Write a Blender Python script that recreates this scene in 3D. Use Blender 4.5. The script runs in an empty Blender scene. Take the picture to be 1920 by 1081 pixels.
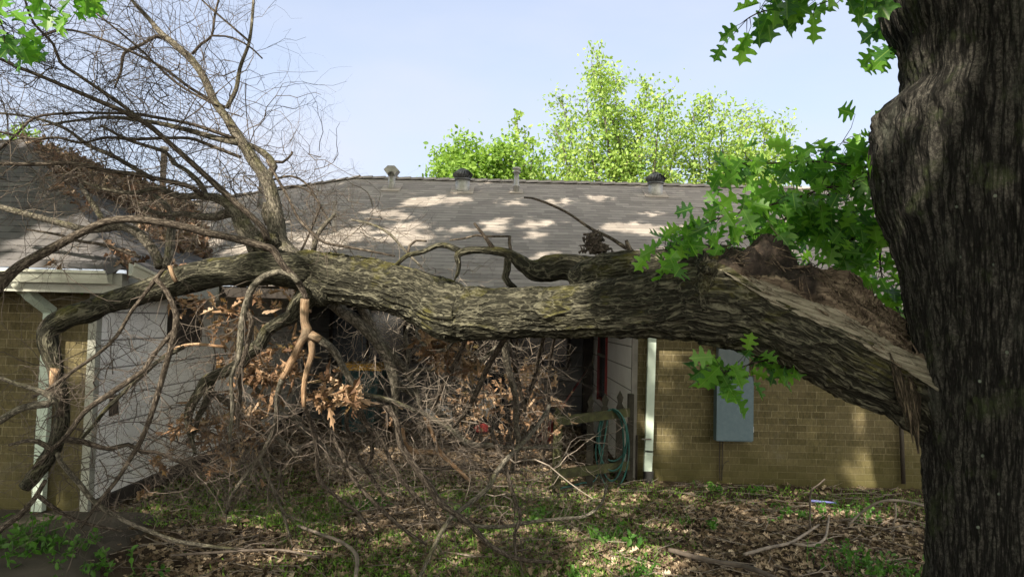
import bpy, math, random
import numpy as np
from mathutils import Matrix, Vector
random.seed(7); RNG = np.random.default_rng(11)
S = bpy.context.scene
C = S.collection
R = math.radians

# ------------------------------------------------------------------ camera
F = 1400.0; W0, H0 = 1920.0, 1081.0
PITCH, ROLL, CZ = R(2.55), R(1.4), 1.66
cd = bpy.data.cameras.new('camera'); cam = bpy.data.objects.new('camera', cd); C.objects.link(cam)
cd.sensor_width = 36; cd.lens = F / W0 * 36; cd.clip_end = 600; cd.clip_start = 0.05
CM = Matrix.Translation((0, 0, CZ)) @ Matrix.Rotation(R(90) + PITCH, 4, 'X') @ Matrix.Rotation(ROLL, 4, 'Z')
cam.matrix_world = CM; S.camera = cam
CR = np.array(CM.to_3x3())

# ------------------------------------------------------------------ sky, sun, exposure
SUN_EL, SUN_AZ = R(38), R(-152)          # azimuth of the direction TO the sun, measured from +Y clockwise
sdir = Vector((math.sin(SUN_AZ) * math.cos(SUN_EL), math.cos(SUN_AZ) * math.cos(SUN_EL), math.sin(SUN_EL)))
w = bpy.data.worlds.new('World'); S.world = w; w.use_nodes = True
nt = w.node_tree; nt.nodes.clear()
out = nt.nodes.new('ShaderNodeOutputWorld'); bg = nt.nodes.new('ShaderNodeBackground')
sky = nt.nodes.new('ShaderNodeTexSky'); sky.sky_type = 'NISHITA'; sky.sun_disc = False
sky.sun_elevation = SUN_EL; sky.sun_rotation = SUN_AZ; sky.air_density = 1.0; sky.dust_density = 2.6; sky.ozone_density = 2.0
tc = nt.nodes.new('ShaderNodeTexCoord'); mp = nt.nodes.new('ShaderNodeMapping'); mp.inputs['Scale'].default_value = (1.2, 1.2, 3.2)
nz = nt.nodes.new('ShaderNodeTexNoise'); nz.inputs['Scale'].default_value = 1.6; nz.inputs['Detail'].default_value = 6; nz.inputs['Roughness'].default_value = .5
cr = nt.nodes.new('ShaderNodeMapRange'); cr.inputs[1].default_value = .35; cr.inputs[2].default_value = .7; cr.inputs[3].default_value = .5; cr.inputs[4].default_value = .88
mx = nt.nodes.new('ShaderNodeMix'); mx.data_type = 'RGBA'; mx.inputs[7].default_value = (3.05, 3.2, 3.7, 1)
nt.links.new(tc.outputs['Generated'], mp.inputs[0]); nt.links.new(mp.outputs[0], nz.inputs[0]); nt.links.new(nz.outputs[0], cr.inputs[0])
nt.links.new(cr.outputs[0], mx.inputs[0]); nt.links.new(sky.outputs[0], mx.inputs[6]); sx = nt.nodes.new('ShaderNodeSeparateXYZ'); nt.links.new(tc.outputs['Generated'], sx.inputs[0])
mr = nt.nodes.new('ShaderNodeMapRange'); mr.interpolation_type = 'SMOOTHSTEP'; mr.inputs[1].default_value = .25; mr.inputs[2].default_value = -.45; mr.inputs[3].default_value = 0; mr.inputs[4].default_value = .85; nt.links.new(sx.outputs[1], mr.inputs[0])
m2 = nt.nodes.new('ShaderNodeMix'); m2.data_type = 'RGBA'; m2.inputs[7].default_value = (11.5, 10.8, 9.2, 1); nt.links.new(mr.outputs[0], m2.inputs[0]); nt.links.new(mx.outputs[2], m2.inputs[6])  # warm bright area added to the sky behind the camera as fill light
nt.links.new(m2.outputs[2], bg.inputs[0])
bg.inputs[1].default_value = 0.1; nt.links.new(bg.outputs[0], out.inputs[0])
sl = bpy.data.lights.new('sun', 'SUN'); sl.energy = 4.5; sl.angle = R(.53); sl.color = (1, .89, .73)
so = bpy.data.objects.new('sun', sl); C.objects.link(so); so.rotation_euler = sdir.to_track_quat('Z', 'Y').to_euler(); so.location = (0, -5, 20)
S.view_settings.view_transform = 'Standard'; S.view_settings.look = 'None'; S.view_settings.gamma = 1; S.view_settings.exposure = 1.45
S.cycles.max_bounces = 6; S.cycles.transmission_bounces = 3; S.cycles.transparent_max_bounces = 4
S.cycles.use_denoising = True; S.cycles.use_adaptive_sampling = True

# ------------------------------------------------------------------ helpers
def P(px, py, D):
    """world point at depth y = D that stands behind pixel (px, py) of the 1920 px photograph"""
    d = CR @ np.array(((px - W0 / 2) / F, -(py - H0 / 2) / F, -1.0))
    k = D / d[1]
    return np.array((d[0] * k, D, CZ + d[2] * k))
def PG(px, py, D, r=0.0):
    """same, but never below the ground"""
    p = P(px, py, D)
    if p[2] < r:
        p2 = P(px, py, 1.0); k = (CZ - r) / (CZ - p2[2]); p = P(px, py, k)
    return p
def hsh(ix, iy, iz):
    h = (ix * 374761393 + iy * 668265263 + iz * 2147483647 + 1013904223) & 0xffffffff
    h = ((h ^ (h >> 13)) * 1274126177) & 0xffffffff
    h = ((h ^ (h >> 15)) * 2246822519) & 0xffffffff
    return ((h ^ (h >> 16)) & 0xffff) / 65535.0
def vn(p):
    """value noise, p (N,3) -> (N,) 0..1"""
    p = np.asarray(p, float); i = np.floor(p).astype(np.int64); f = p - i; f = f * f * (3 - 2 * f)
    r = 0
    for dx in (0, 1):
        for dy in (0, 1):
            for dz in (0, 1):
                wgt = (f[:, 0] if dx else 1 - f[:, 0]) * (f[:, 1] if dy else 1 - f[:, 1]) * (f[:, 2] if dz else 1 - f[:, 2])
                r = r + wgt * hsh(i[:, 0] + dx, i[:, 1] + dy, i[:, 2] + dz)
    return r
def fbm(p, o=3):
    s, a, t = 0, 1, 0
    for k in range(o):
        s = s + a * vn(p * 2.03 ** k + 17.3 * k); t += a; a *= .5
    return s / t

class Acc:
    """collects pieces of geometry into one mesh"""
    def __init__(self): self.v = []; self.a = []; self.r = []; self.lt = []; self.li = []; self.n = 0; self.uv = []; self.mi = []
    def add(self, v, faces_idx, face_len, a=None, rnd=None, uv=None, mi=0):
        v = np.asarray(v, float).reshape(-1, 3)
        self.v.append(v); self.a.append(v if a is None else a)
        self.r.append(np.full(len(v), random.random()) if rnd is None else np.broadcast_to(rnd, (len(v),)))
        fi = np.asarray(faces_idx, np.int64).ravel() + self.n
        self.li.append(fi); self.lt.append(np.asarray(face_len, np.int64)); self.n += len(v)
        self.uv.append(np.zeros((len(fi), 2)) if uv is None else uv)
        self.mi.append(np.full(len(self.lt[-1]), mi))
    def build(self, name, mat, parent=None, smooth=True):
        me = bpy.data.meshes.new(name)
        if self.n:
            v = np.concatenate(self.v); li = np.concatenate(self.li); lt = np.concatenate(self.lt)
            me.vertices.add(len(v)); me.vertices.foreach_set('co', v.astype(np.float32).ravel())
            me.loops.add(len(li)); me.loops.foreach_set('vertex_index', li.astype(np.int32))
            me.polygons.add(len(lt)); ls = np.concatenate(([0], np.cumsum(lt)[:-1]))
            me.polygons.foreach_set('loop_start', ls.astype(np.int32)); me.polygons.foreach_set('loop_total', lt.astype(np.int32))
            me.polygons.foreach_set('use_smooth', np.full(len(lt), smooth))
            me.polygons.foreach_set('material_index', np.concatenate(self.mi).astype(np.int32))
            me.update(calc_edges=True)
            at = me.attributes.new('bco', 'FLOAT_VECTOR', 'POINT'); at.data.foreach_set('vector', np.concatenate(self.a).astype(np.float32).ravel())
            at = me.attributes.new('rnd', 'FLOAT', 'POINT'); at.data.foreach_set('value', np.concatenate(self.r).astype(np.float32))
            ul = me.uv_layers.new(name='UVMap'); ul.data.foreach_set('uv', np.concatenate(self.uv).astype(np.float32).ravel())
            me.validate()
        for m in (mat if isinstance(mat, (list, tuple)) else [mat]): me.materials.append(m)
        o = bpy.data.objects.new(name, me); C.objects.link(o)
        if parent: o.parent = parent; o.matrix_parent_inverse = parent_inv(parent)
        return o
    # --- shapes
    def box(self, x0, x1, y0, y1, z0, z1, M=None, uvs=1):
        v = np.array([(x, y, z) for x in (x0, x1) for y in (y0, y1) for z in (z0, z1)], float)
        f = [(0, 1, 3, 2), (4, 6, 7, 5), (0, 4, 5, 1), (2, 3, 7, 6), (0, 2, 6, 4), (1, 5, 7, 3)]
        ax = [(1, 2), (1, 2), (0, 2), (0, 2), (0, 1), (0, 1)]
        uv = np.array([(v[i][a], v[i][b]) for q, (a, b) in zip(f, ax) for i in q])
        if M is not None: v = np.array([tuple(M @ Vector(q)) for q in v])
        self.add(v, f, [4] * 6, uv=uv); return self
    def poly(self, pts, udir=(1, 0, 0), origin=(0, 0, 0), flip=False):
        v = np.array(pts, float); n = np.cross(v[1] - v[0], v[2] - v[0]); n /= np.linalg.norm(n)
        u = np.array(udir, float); u = u - n * (u @ n); u /= np.linalg.norm(u); t = np.cross(n, u)
        if t[2] < 0: t = -t
        q = v - np.array(origin); uv = np.stack((q @ u, q @ t), 1)
        self.add(v, list(range(len(v))), [len(v)], uv=uv); return self
    def prism(self, pts, ext):
        """extrude polygon pts by vector ext"""
        v = np.array(pts, float); n = len(v); e = np.array(ext, float); vv = np.concatenate((v, v + e))
        f = list(range(n))[::-1] + list(range(n, 2 * n)); L = [n, n]
        for i in range(n): j = (i + 1) % n; f += [i, j, n + j, n + i]; L.append(4)
        self.add(vv, f, L); return self
    def lathe(self, prof, c, seg=20, axis=None):
        c = np.array(c, float); th = np.arange(seg) * 2 * math.pi / seg
        v = np.array([(r * math.cos(t), r * math.sin(t), z) for r, z in prof for t in th]) 
        if axis is not None: Rm = np.array(Vector((0, 0, 1)).rotation_difference(Vector(axis)).to_matrix()); v = v @ Rm.T
        v = v + c; f = []; n = len(prof)
        for i in range(n - 1):
            for j in range(seg): k = (j + 1) % seg; f += [i * seg + j, i * seg + k, (i + 1) * seg + k, (i + 1) * seg + j]
        L = [4] * ((n - 1) * seg); f += list(range(seg))[::-1]; L.append(seg); f += [(n - 1) * seg + j for j in range(seg)]; L.append(seg)
        self.add(v, f, L); return self
    def tube(self, pts, rad, seg=6, step=None, bump=None, cap=True, post=None, v0=None):
        pts = np.array(pts, float); rad = np.array(rad, float)
        if step: pts, rad = resample(pts, rad, step)
        n = len(pts)
        if n < 2: return self
        T = np.gradient(pts, axis=0); T /= (np.linalg.norm(T, axis=1)[:, None] + 1e-9)
        up = np.array((0, 0, 1.0)) if abs(T[0][2]) < .9 else np.array((0, 1.0, 0))
        N = np.zeros_like(T); a = up - T[0] * (up @ T[0]); N[0] = a / np.linalg.norm(a)
        for i in range(1, n):
            a = N[i - 1] - T[i] * (N[i - 1] @ T[i]); N[i] = a / (np.linalg.norm(a) + 1e-9)
        B = np.cross(T, N); th = np.arange(seg) * 2 * math.pi / seg
        s = np.concatenate(([0], np.cumsum(np.linalg.norm(np.diff(pts, axis=0), axis=1)))) + (random.random() * 9 if v0 is None else v0)
        ct, st = np.cos(th)[None, :], np.sin(th)[None, :]
        rr = rad[:, None] * np.ones((1, seg))
        co = np.stack((rr * ct, rr * st, s[:, None] * np.ones((1, seg))), 2).reshape(-1, 3)
        if bump: rr = rr + bump(co, np.repeat(rad, seg)).reshape(n, seg)
        if post: rr = post(rr, s, th, pts)
        v = pts[:, None, :] + (rr * ct)[:, :, None] * N[:, None, :] + (rr * st)[:, :, None] * B[:, None, :]
        v = v.reshape(-1, 3)
        i = np.arange(n - 1)[:, None] * seg; j = np.arange(seg)[None, :]; k = (j + 1) % seg
        q = np.stack((i + j, i + k, i + seg + k, i + seg + j), 2).reshape(-1)
        L = [4] * ((n - 1) * seg)
        if cap: q = np.concatenate((q, np.arange(seg)[::-1], (n - 1) * seg + np.arange(seg))); L += [seg, seg]
        self.add(v, q, L, a=co); return self
def parent_inv(p): return Matrix.Translation(-p.location) if p.rotation_euler.x == p.rotation_euler.y == p.rotation_euler.z == 0 and not p.parent else Matrix.Identity(4)
def resample(p, r, step):
    n = len(p); P0 = np.concatenate(([2 * p[0] - p[1]], p, [2 * p[-1] - p[-2]])); op, orr = [], []
    for i in range(n - 1):
        a, b, c, d = P0[i:i + 4]; L = np.linalg.norm(c - b); m = max(1, int(round(L / step))); t = (np.arange(m) / m)[:, None]
        op.append(.5 * (2 * b + (c - a) * t + (2 * a - 5 * b + 4 * c - d) * t ** 2 + (-a + 3 * b - 3 * c + d) * t ** 3))
        tt = t[:, 0]; tt = tt * tt * (3 - 2 * tt) if m > 1 else tt; orr.append(r[i] * (1 - tt) + r[i + 1] * tt)
    op.append(p[-1:]); orr.append(r[-1:])
    return np.concatenate(op), np.concatenate(orr)
def thing(name, label, cat, loc=(0, 0, 0), group=None):
    o = bpy.data.objects.new(name, None); C.objects.link(o); o.location = loc; o['label'] = label; o['category'] = cat
    if group: o['group'] = group
    return o
def tag(o, label=None, cat=None, group=None, kind=None):
    for k, v in (('label', label), ('category', cat), ('group', group), ('kind', kind)):
        if v: o[k] = v
    return o
def bx(name, mat, parent, *b, M=None, smooth=False):
    a = Acc(); a.box(*b, M=M); return a.build(name, mat, parent, smooth)

# ------------------------------------------------------------------ materials
class N:
    def __init__(s, name, rough=.85, spec=.3):
        s.m = bpy.data.materials.new(name); s.m.use_nodes = True; s.t = s.m.node_tree; s.p = s.t.nodes['Principled BSDF']
        s.p.inputs['Roughness'].default_value = rough; s.p.inputs['Specular IOR Level'].default_value = spec
    def n(s, kind, **kw):
        x = s.t.nodes.new('ShaderNode' + kind)
        for k, v in kw.items():
            if hasattr(x, k) and not k[0].isupper(): setattr(x, k, v)
            else: x.inputs[k.replace('_', ' ')].default_value = v
        return x
    def l(s, a, b): s.t.links.new(a, b)
    def co(s, kind='Object', scale=(1, 1, 1)):
        if kind == 'bco': c = s.n('Attribute', attribute_name='bco').outputs['Vector']
        else: c = s.n('TexCoord').outputs[kind]
        m = s.n('Mapping'); m.inputs['Scale'].default_value = scale; s.l(c, m.inputs[0]); return m.outputs[0]
    def noise(s, co, scale, detail=4, rough=.6):
        x = s.n('TexNoise', Scale=scale, Detail=detail, Roughness=rough); s.l(co, x.inputs['Vector']); return x.outputs[0]
    def ramp(s, fac, stops):
        x = s.n('ValToRGB'); e = x.color_ramp.elements
        while len(e) < len(stops): e.new(.5)
        for q, (p, c) in zip(e, stops): q.position = p; q.color = (*c, 1)
        s.l(fac, x.inputs[0]); return x.outputs[0]
    def mix(s, f, a, b, mode='MIX'):
        x = s.n('Mix', data_type='RGBA', blend_type=mode)
        for v, i in ((f, 0), (a, 6), (b, 7)):
            if isinstance(v, (int, float)): x.inputs[i].default_value = v
            elif isinstance(v, tuple): x.inputs[i].default_value = (*v, 1)
            else: s.l(v, x.inputs[i])
        return x.outputs[2]
    def rng(s, v, a, b, c=0, d=1):
        x = s.n('MapRange'); s.l(v, x.inputs[0])
        for i, q in enumerate((a, b, c, d)): x.inputs[i + 1].default_value = q
        return x.outputs[0]
    def bump(s, h, strength=.5, dist=.01):
        x = s.n('Bump', Strength=strength, Distance=dist); s.l(h, x.inputs['Height']); s.l(x.outputs[0], s.p.inputs['Normal'])
    def col(s, c):
        if isinstance(c, tuple): s.p.inputs['Base Color'].default_value = (*c, 1)
        else: s.l(c, s.p.inputs['Base Color'])
        return s
def speckle(name, c0, c1, scale=6, rough=.8, bump=.2, dist=.004, spec=.3, metal=0):
    m = N(name, rough, spec); f = m.noise(m.co(), scale, 6, .65); m.col(m.ramp(f, [(.3, c0), (.7, c1)]))
    if bump: m.bump(m.noise(m.co(), scale * 6, 4), bump, dist)
    m.p.inputs['Metallic'].default_value = metal
    return m.m
def bark(name, dark, mid, light, moss=None, mossamt=.5, zs=.3, scale=26, dist=.012, gray=None, mossup=True, lichen=False, style=None):
    m = N(name, .92, .15); c = m.co('bco', (1, 1, zs)); o = m.co()
    def ridge(sc_, det):
        x = m.noise(c, sc_, det, .6); y = m.n('Math', operation='SUBTRACT'); m.l(x, y.inputs[0]); y.inputs[1].default_value = .5; z = m.n('Math', operation='ABSOLUTE'); m.l(y.outputs[0], z.inputs[0]); return m.rng(z.outputs[0], 0, .16)
    r1, r2 = ridge(scale, 4), ridge(scale * 2.3, 3); pr = m.n('Math', operation='MULTIPLY_ADD'); m.l(r2, pr.inputs[0]); pr.inputs[1].default_value = .45; k1 = m.n('Math', operation='MULTIPLY'); m.l(r1, k1.inputs[0]); k1.inputs[1].default_value = .55; m.l(k1.outputs[0], pr.inputs[2]); a = pr.outputs[0]
    b = m.noise(o, 3.2, 5, .6); fine = m.noise(o, 130, 4, .7)
    if style == 'crest':       # thin raised wavy crests on a darker ground
        wv = m.n('TexNoise', Scale=7.0, Detail=3); m.l(o, wv.inputs['Vector']); wm = m.n('VectorMath', operation='MULTIPLY_ADD'); m.l(wv.outputs[1], wm.inputs[0]); wm.inputs[1].default_value = (.05, .05, .05); m.l(c, wm.inputs[2])
        def crest(sc_, wd):
            x = m.n('TexNoise', Scale=sc_, Detail=2.0, Roughness=.5); m.l(wm.outputs[0], x.inputs['Vector']); y = m.n('Math', operation='SUBTRACT'); m.l(x.outputs[0], y.inputs[0]); y.inputs[1].default_value = .5; z = m.n('Math', operation='ABSOLUTE'); m.l(y.outputs[0], z.inputs[0]); return m.rng(z.outputs[0], 0, wd, 1, 0)
        k_ = m.n('Math', operation='MULTIPLY'); m.l(crest(scale * 1.9, .07), k_.inputs[0]); k_.inputs[1].default_value = .6; mm_ = m.n('Math', operation='MAXIMUM'); m.l(crest(scale, .055), mm_.inputs[0]); m.l(k_.outputs[0], mm_.inputs[1])
        g_ = m.n('Math', operation='MULTIPLY_ADD'); m.l(mm_.outputs[0], g_.inputs[0]); g_.inputs[1].default_value = .62; g2 = m.n('Math', operation='MULTIPLY'); m.l(m.noise(o, 75, 5, .7), g2.inputs[0]); g2.inputs[1].default_value = .5; m.l(g2.outputs[0], g_.inputs[2]); a = g_.outputs[0]
    if style == 'furrow':      # thin dark vertical furrows through a granular surface
        g2 = m.n('Math', operation='MULTIPLY'); m.l(m.rng(r1, 0, .55, 0, 1), g2.inputs[0]); gr = m.noise(m.co(scale=(1, 1, .7)), 85, 6, .8); m.l(m.rng(gr, .3, .72, .05, 1), g2.inputs[1]); a = g2.outputs[0]
    col = m.ramp(a, [(.12, dark), (.42, mid), (.85, light)])
    if gray: col = m.mix(m.rng(b, .45, .65, 0, .8), col, gray)
    if moss:
        n2 = m.noise(m.co(scale=(1, 1, 1)), 4.7, 6, .7); f = m.rng(n2, .62 - .25 * mossamt, .75, 0, .85)
        if mossup:
            g = m.n('NewGeometry'); sp = m.n('SeparateXYZ'); m.l(g.outputs['Normal'], sp.inputs[0])
            mm = m.n('Math', operation='MULTIPLY'); m.l(f, mm.inputs[0]); m.l(m.rng(sp.outputs[2], -.2, .7, .12, 1), mm.inputs[1]); f = mm.outputs[0]
        col = m.mix(f, col, moss)
    col = m.mix(.5, col, m.mix(fine, (.3, .3, .3), (1.7, 1.7, 1.7)), 'MULTIPLY')
    if lichen:
        vo = m.n('TexVoronoi', Scale=14.0); m.l(o, vo.inputs['Vector']); lf_ = m.n('Math', operation='MULTIPLY'); m.l(m.rng(vo.outputs['Distance'], .07, .10, 1, 0), lf_.inputs[0]); m.l(m.rng(m.noise(o, 6, 3), .52, .6, 0, .7), lf_.inputs[1]); col = m.mix(lf_.outputs[0], col, (.26, .31, .25))
        pg = m.rng(m.noise(m.co(scale=(1, 1, .45)), 5, 6, .75), .56, .72, 0, .55); col = m.mix(pg, col, m.mix(fine, (.03, .035, .028), (.2, .21, .17)))
    m.col(col)
    h = m.n('Math', operation='ADD'); m.l(a, h.inputs[0]); k = m.n('Math', operation='MULTIPLY'); m.l(fine, k.inputs[0]); k.inputs[1].default_value = .25; m.l(k.outputs[0], h.inputs[1])
    m.bump(h.outputs[0], .9, dist); return m.m
def leafmat(name, stops, trans=.45, tcol=1.6, rough=.5, spec=.35, veins=False):
    m = N(name, rough, spec); a = m.n('Attribute', attribute_name='rnd'); c = m.ramp(a.outputs['Fac'], stops)
    if veins:
        at = m.n('Attribute', attribute_name='bco'); sp = m.n('SeparateXYZ'); m.l(at.outputs['Vector'], sp.inputs[0])
        ab = m.n('Math', operation='ABSOLUTE'); m.l(sp.outputs[0], ab.inputs[0]); mid = m.rng(ab.outputs[0], .008, .022, .7, 0)
        q = m.n('Math', operation='MULTIPLY_ADD'); m.l(ab.outputs[0], q.inputs[0]); q.inputs[1].default_value = -.75; m.l(sp.outputs[1], q.inputs[2])
        d = m.n('Math', operation='MULTIPLY'); m.l(q.outputs[0], d.inputs[0]); d.inputs[1].default_value = 8.5; f_ = m.n('Math', operation='FRACT'); m.l(d.outputs[0], f_.inputs[0])
        sv = m.rng(f_.outputs[0], .0, .12, .45, 0); mxv = m.n('Math', operation='MAXIMUM'); m.l(mid, mxv.inputs[0]); m.l(sv, mxv.inputs[1])
        c = m.mix(mxv.outputs[0], c, (.20, .32, .08)); c = m.mix(.5, c, m.mix(m.noise(m.co(), 22, 4), (.5, .5, .5), (1.5, 1.5, 1.5)), 'MULTIPLY')
    m.col(c); tr = m.n('BsdfTranslucent'); g = m.mix(1.0, c, (tcol, tcol * 1.05, tcol * .6), 'MULTIPLY'); m.l(g, tr.inputs[0])
    ms = m.n('MixShader'); ms.inputs[0].default_value = trans; m.l(m.p.outputs[0], ms.inputs[1]); m.l(tr.outputs[0], ms.inputs[2])
    m.l(ms.outputs[0], m.t.nodes['Material Output'].inputs[0]); return m.m
M = {}
M['oakbark'] = bark('oak_bark', (.008, .0078, .007), (.045, .043, .038), (.16, .152, .13), moss=(.065, .085, .035), mossamt=.3, zs=.12, scale=34, dist=.018, mossup=False, lichen=True, style='furrow')
M['limbbark'] = bark('limb_bark', (.006, .006, .0045), (.031, .0305, .022), (.125, .12, .087), moss=(.14, .13, .025), mossamt=.45, zs=.16, scale=26, dist=.016, style='crest')
M['graybark'] = bark('gray_bark', (.04, .037, .03), (.12, .11, .088), (.23, .21, .17), moss=(.13, .13, .05), mossamt=.45, zs=.4, scale=40, dist=.005)
M['brownbark'] = bark('brown_bark', (.02, .016, .013), (.07, .058, .046), (.17, .145, .118), zs=.3, scale=60, dist=.003)
M['tanwood'] = bark('debarked_wood', (.15, .09, .05), (.29, .19, .115), (.42, .31, .2), gray=(.10, .085, .065), zs=.08, scale=60, dist=.002)
M['twig'] = speckle('twig_bark', (.04, .033, .027), (.14, .115, .095), 9, .9, 0)
M['twigpale'] = speckle('pale_twig_bark', (.07, .06, .05), (.30, .255, .21), 7, .9, 0)
m = N('torn_wood', .85, .2); c = m.co('bco', (1, 26, 26)); a = m.noise(c, 1.6, 6, .7); b = m.noise(m.co(), 9, 5, .7)
rz = m.n('Attribute', attribute_name='rnd')
fresh = m.ramp(a, [(.36, (.04, .034, .026)), (.48, (.19, .17, .13)), (.68, (.34, .315, .25))])
brown = m.ramp(a, [(.36, (.02, .015, .011)), (.48, (.10, .076, .055)), (.66, (.26, .21, .155))])
rot = m.ramp(b, [(.35, (.006, .005, .005)), (.55, (.03, .024, .02)), (.75, (.12, .09, .07))])
col = m.mix(m.rng(rz.outputs['Fac'], .4, .6), fresh, brown); col = m.mix(m.rng(rz.outputs['Fac'], 1.3, 1.7), col, rot); m.col(col)
m.bump(a, .9, .012); M['torn'] = m.m
M['splinter'] = bark('splinter_wood', (.012, .01, .007), (.05, .04, .028), (.15, .12, .085), zs=.1, scale=60, dist=.004)
# leaves
M['leaf'] = leafmat('oak_leaf', [(0, (.03, .095, .03)), (.3, (.055, .15, .025)), (.7, (.10, .24, .03)), (1, (.17, .34, .04))], .5, 2.7, .38, veins=True)
M['bgleafA'] = leafmat('background_leaf_dense', [(0, (.09, .18, .025)), (1, (.22, .34, .06))], .4, 1.7)
M['bgleafB'] = leafmat('background_leaf_airy', [(0, (.14, .25, .045)), (1, (.32, .42, .11))], .4, 1.5)
M['dead'] = leafmat('dead_leaf', [(0, (.10, .06, .04)), (.4, (.22, .135, .08)), (.75, (.34, .225, .14)), (1, (.44, .33, .23))], .25, 1.4, .8, .15)
M['litter'] = leafmat('litter_leaf', [(0, (.04, .028, .018)), (.25, (.11, .08, .052)), (.55, (.225, .17, .115)), (.85, (.37, .295, .205)), (1, (.52, .44, .33))], .12, 1.2, .8, .15)
M['litter2'] = leafmat('roof_litter_leaf', [(0, (.06, .035, .026)), (.3, (.15, .085, .055)), (.6, (.24, .15, .10)), (.85, (.34, .25, .18)), (1, (.42, .34, .26))], .12, 1.2, .8, .15)
M['weed'] = leafmat('weed_leaf', [(0, (.03, .09, .012)), (1, (.09, .21, .03))], .4, 1.9, .5)
M['grass'] = leafmat('grass_blade', [(0, (.06, .14, .018)), (1, (.19, .33, .05))], .35, 1.7, .5)
# soil
m = N('soil', .95, .15); a = m.noise(m.co(), 2.2, 8, .7); b = m.noise(m.co(), 38, 6, .7)
m.col(m.mix(.7, m.ramp(a, [(.3, (.022, .016, .011)), (.55, (.06, .043, .03)), (.75, (.055, .06, .025))]), m.mix(b, (.4, .4, .4), (1.7, 1.6, 1.5)), 'MULTIPLY')); m.bump(b, .8, .03); M['soil'] = m.m
m = N('old_concrete', .9, .25); a = m.noise(m.co(), 1.7, 7, .65); b = m.noise(m.co(), 60, 4, .7)
m.col(m.ramp(a, [(.3, (.035, .03, .024)), (.6, (.085, .072, .058)), (.75, (.055, .06, .03))])); m.bump(b, .5, .006); M['concrete'] = m.m
# brick
m = N('brick', .92, .15); c = m.co('UV'); br = m.n('TexBrick', offset=.5, Scale=1.0, Mortar_Size=.0042, Mortar_Smooth=.3, Bias=0.0, Brick_Width=.205, Row_Height=.0712, squash=.7, squash_frequency=5)
wob = m.n('TexNoise', Scale=14, Detail=2); m.l(c, wob.inputs[0]); va = m.n('VectorMath', operation='MULTIPLY_ADD'); m.l(wob.outputs[1], va.inputs[0]); va.inputs[1].default_value = (.006, .006, 0); m.l(c, va.inputs[2]); m.l(va.outputs[0], br.inputs['Vector'])
br.inputs['Color1'].default_value = (.064, .054, .026, 1); br.inputs['Color2'].default_value = (.112, .096, .05, 1); br.inputs['Mortar'].default_value = (.17, .15, .095, 1)
b1 = m.noise(m.co('UV', (1, 1, 1)), 2.3, 5, .6); b2 = m.noise(m.co('UV', (1, 2.2, 1)), 55, 5, .75)
b3 = m.noise(m.co('UV', (1, .35, 1)), 42, 6, .85); c1 = m.mix(.85, br.outputs[0], m.mix(m.rng(b3, .35, .65), (.45, .45, .45), (1.6, 1.58, 1.5)), 'MULTIPLY'); c1 = m.mix(m.rng(b1, .4, .7, 0, .35), c1, (.17, .14, .085)); sz_ = m.n('SeparateXYZ'); m.l(m.co('Object'), sz_.inputs[0]); dampn = m.n('Math', operation='MULTIPLY_ADD'); m.l(m.noise(m.co('Object'), 3.0, 5, .7), dampn.inputs[0]); dampn.inputs[1].default_value = -.9; m.l(sz_.outputs[2], dampn.inputs[2]); c1 = m.mix(m.rng(dampn.outputs[0], -.45, .1, .75, 0), c1, (.06, .055, .018)); pt = m.noise(m.co('Object', (1, 1, 1)), 1.9, 6, .75); c1 = m.mix(m.rng(pt, .60, .74, 0, .35), c1, (.2, .19, .165)); m.col(c1)
iv = m.n('Math', operation='SUBTRACT'); iv.inputs[0].default_value = 1; m.l(br.outputs['Fac'], iv.inputs[1]); hh = m.n('Math', operation='MULTIPLY_ADD'); m.l(b2, hh.inputs[0]); hh.inputs[1].default_value = .5; m.l(iv.outputs[0], hh.inputs[2]); m.bump(hh.outputs[0], .8, .008); M['brick'] = m.m
# shingles
def shingle(name, c1, c2, dark):
    m = N(name, .93, .12); c = m.co('UV'); br = m.n('TexBrick', offset=.37, offset_frequency=2, squash=1.35, squash_frequency=3, Scale=1.0, Mortar_Size=.0001, Mortar_Smooth=.1, Bias=0.0, Brick_Width=.19, Row_Height=.118)
    m.l(c, br.inputs['Vector']); br.inputs['Color1'].default_value = (*c1, 1); br.inputs['Color2'].default_value = (*c2, 1); br.inputs['Mortar'].default_value = (*dark, 1)
    sp = m.n('SeparateXYZ'); m.l(c, sp.inputs[0]); wv = m.noise(m.co('UV', (1, .4, 1)), 3.5, 3, .6)
    ad = m.n('Math', operation='MULTIPLY_ADD'); m.l(wv, ad.inputs[0]); ad.inputs[1].default_value = .02; m.l(sp.outputs[1], ad.inputs[2])
    d = m.n('Math', operation='DIVIDE'); m.l(sp.outputs[1], d.inputs[0]); d.inputs[1].default_value = .118; fr = m.n('Math', operation='FRACT'); m.l(d.outputs[0], fr.inputs[0])
    jag = m.noise(m.co('UV', (1, 3, 1)), 7, 2); th = m.rng(jag, .3, .7, .0, .17)
    lt = m.n('Math', operation='LESS_THAN'); m.l(fr.outputs[0], lt.inputs[0]); m.l(th, lt.inputs[1])
    g = m.noise(m.co('UV'), 190, 3, .7); st = m.noise(m.co('UV'), 1.3, 6, .7)
    col = m.mix(.8, br.outputs[0], m.mix(g, (.45, .45, .45), (1.55, 1.55, 1.55)), 'MULTIPLY'); col = m.mix(m.rng(st, .35, .7, 0, .35), col, (.22, .20, .175))
    col = m.mix(lt.outputs[0], col, dark); m.col(col)
    m.bump(fr.outputs[0], 1, -.012); return m.m
M['shingle'] = shingle('roof_shingles', (.195, .175, .158), (.31, .28, .25), (.10, .088, .08))
M['shingle2'] = shingle('weathered_roof_shingles', (.06, .06, .066), (.11, .108, .115), (.018, .017, .017))
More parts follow.
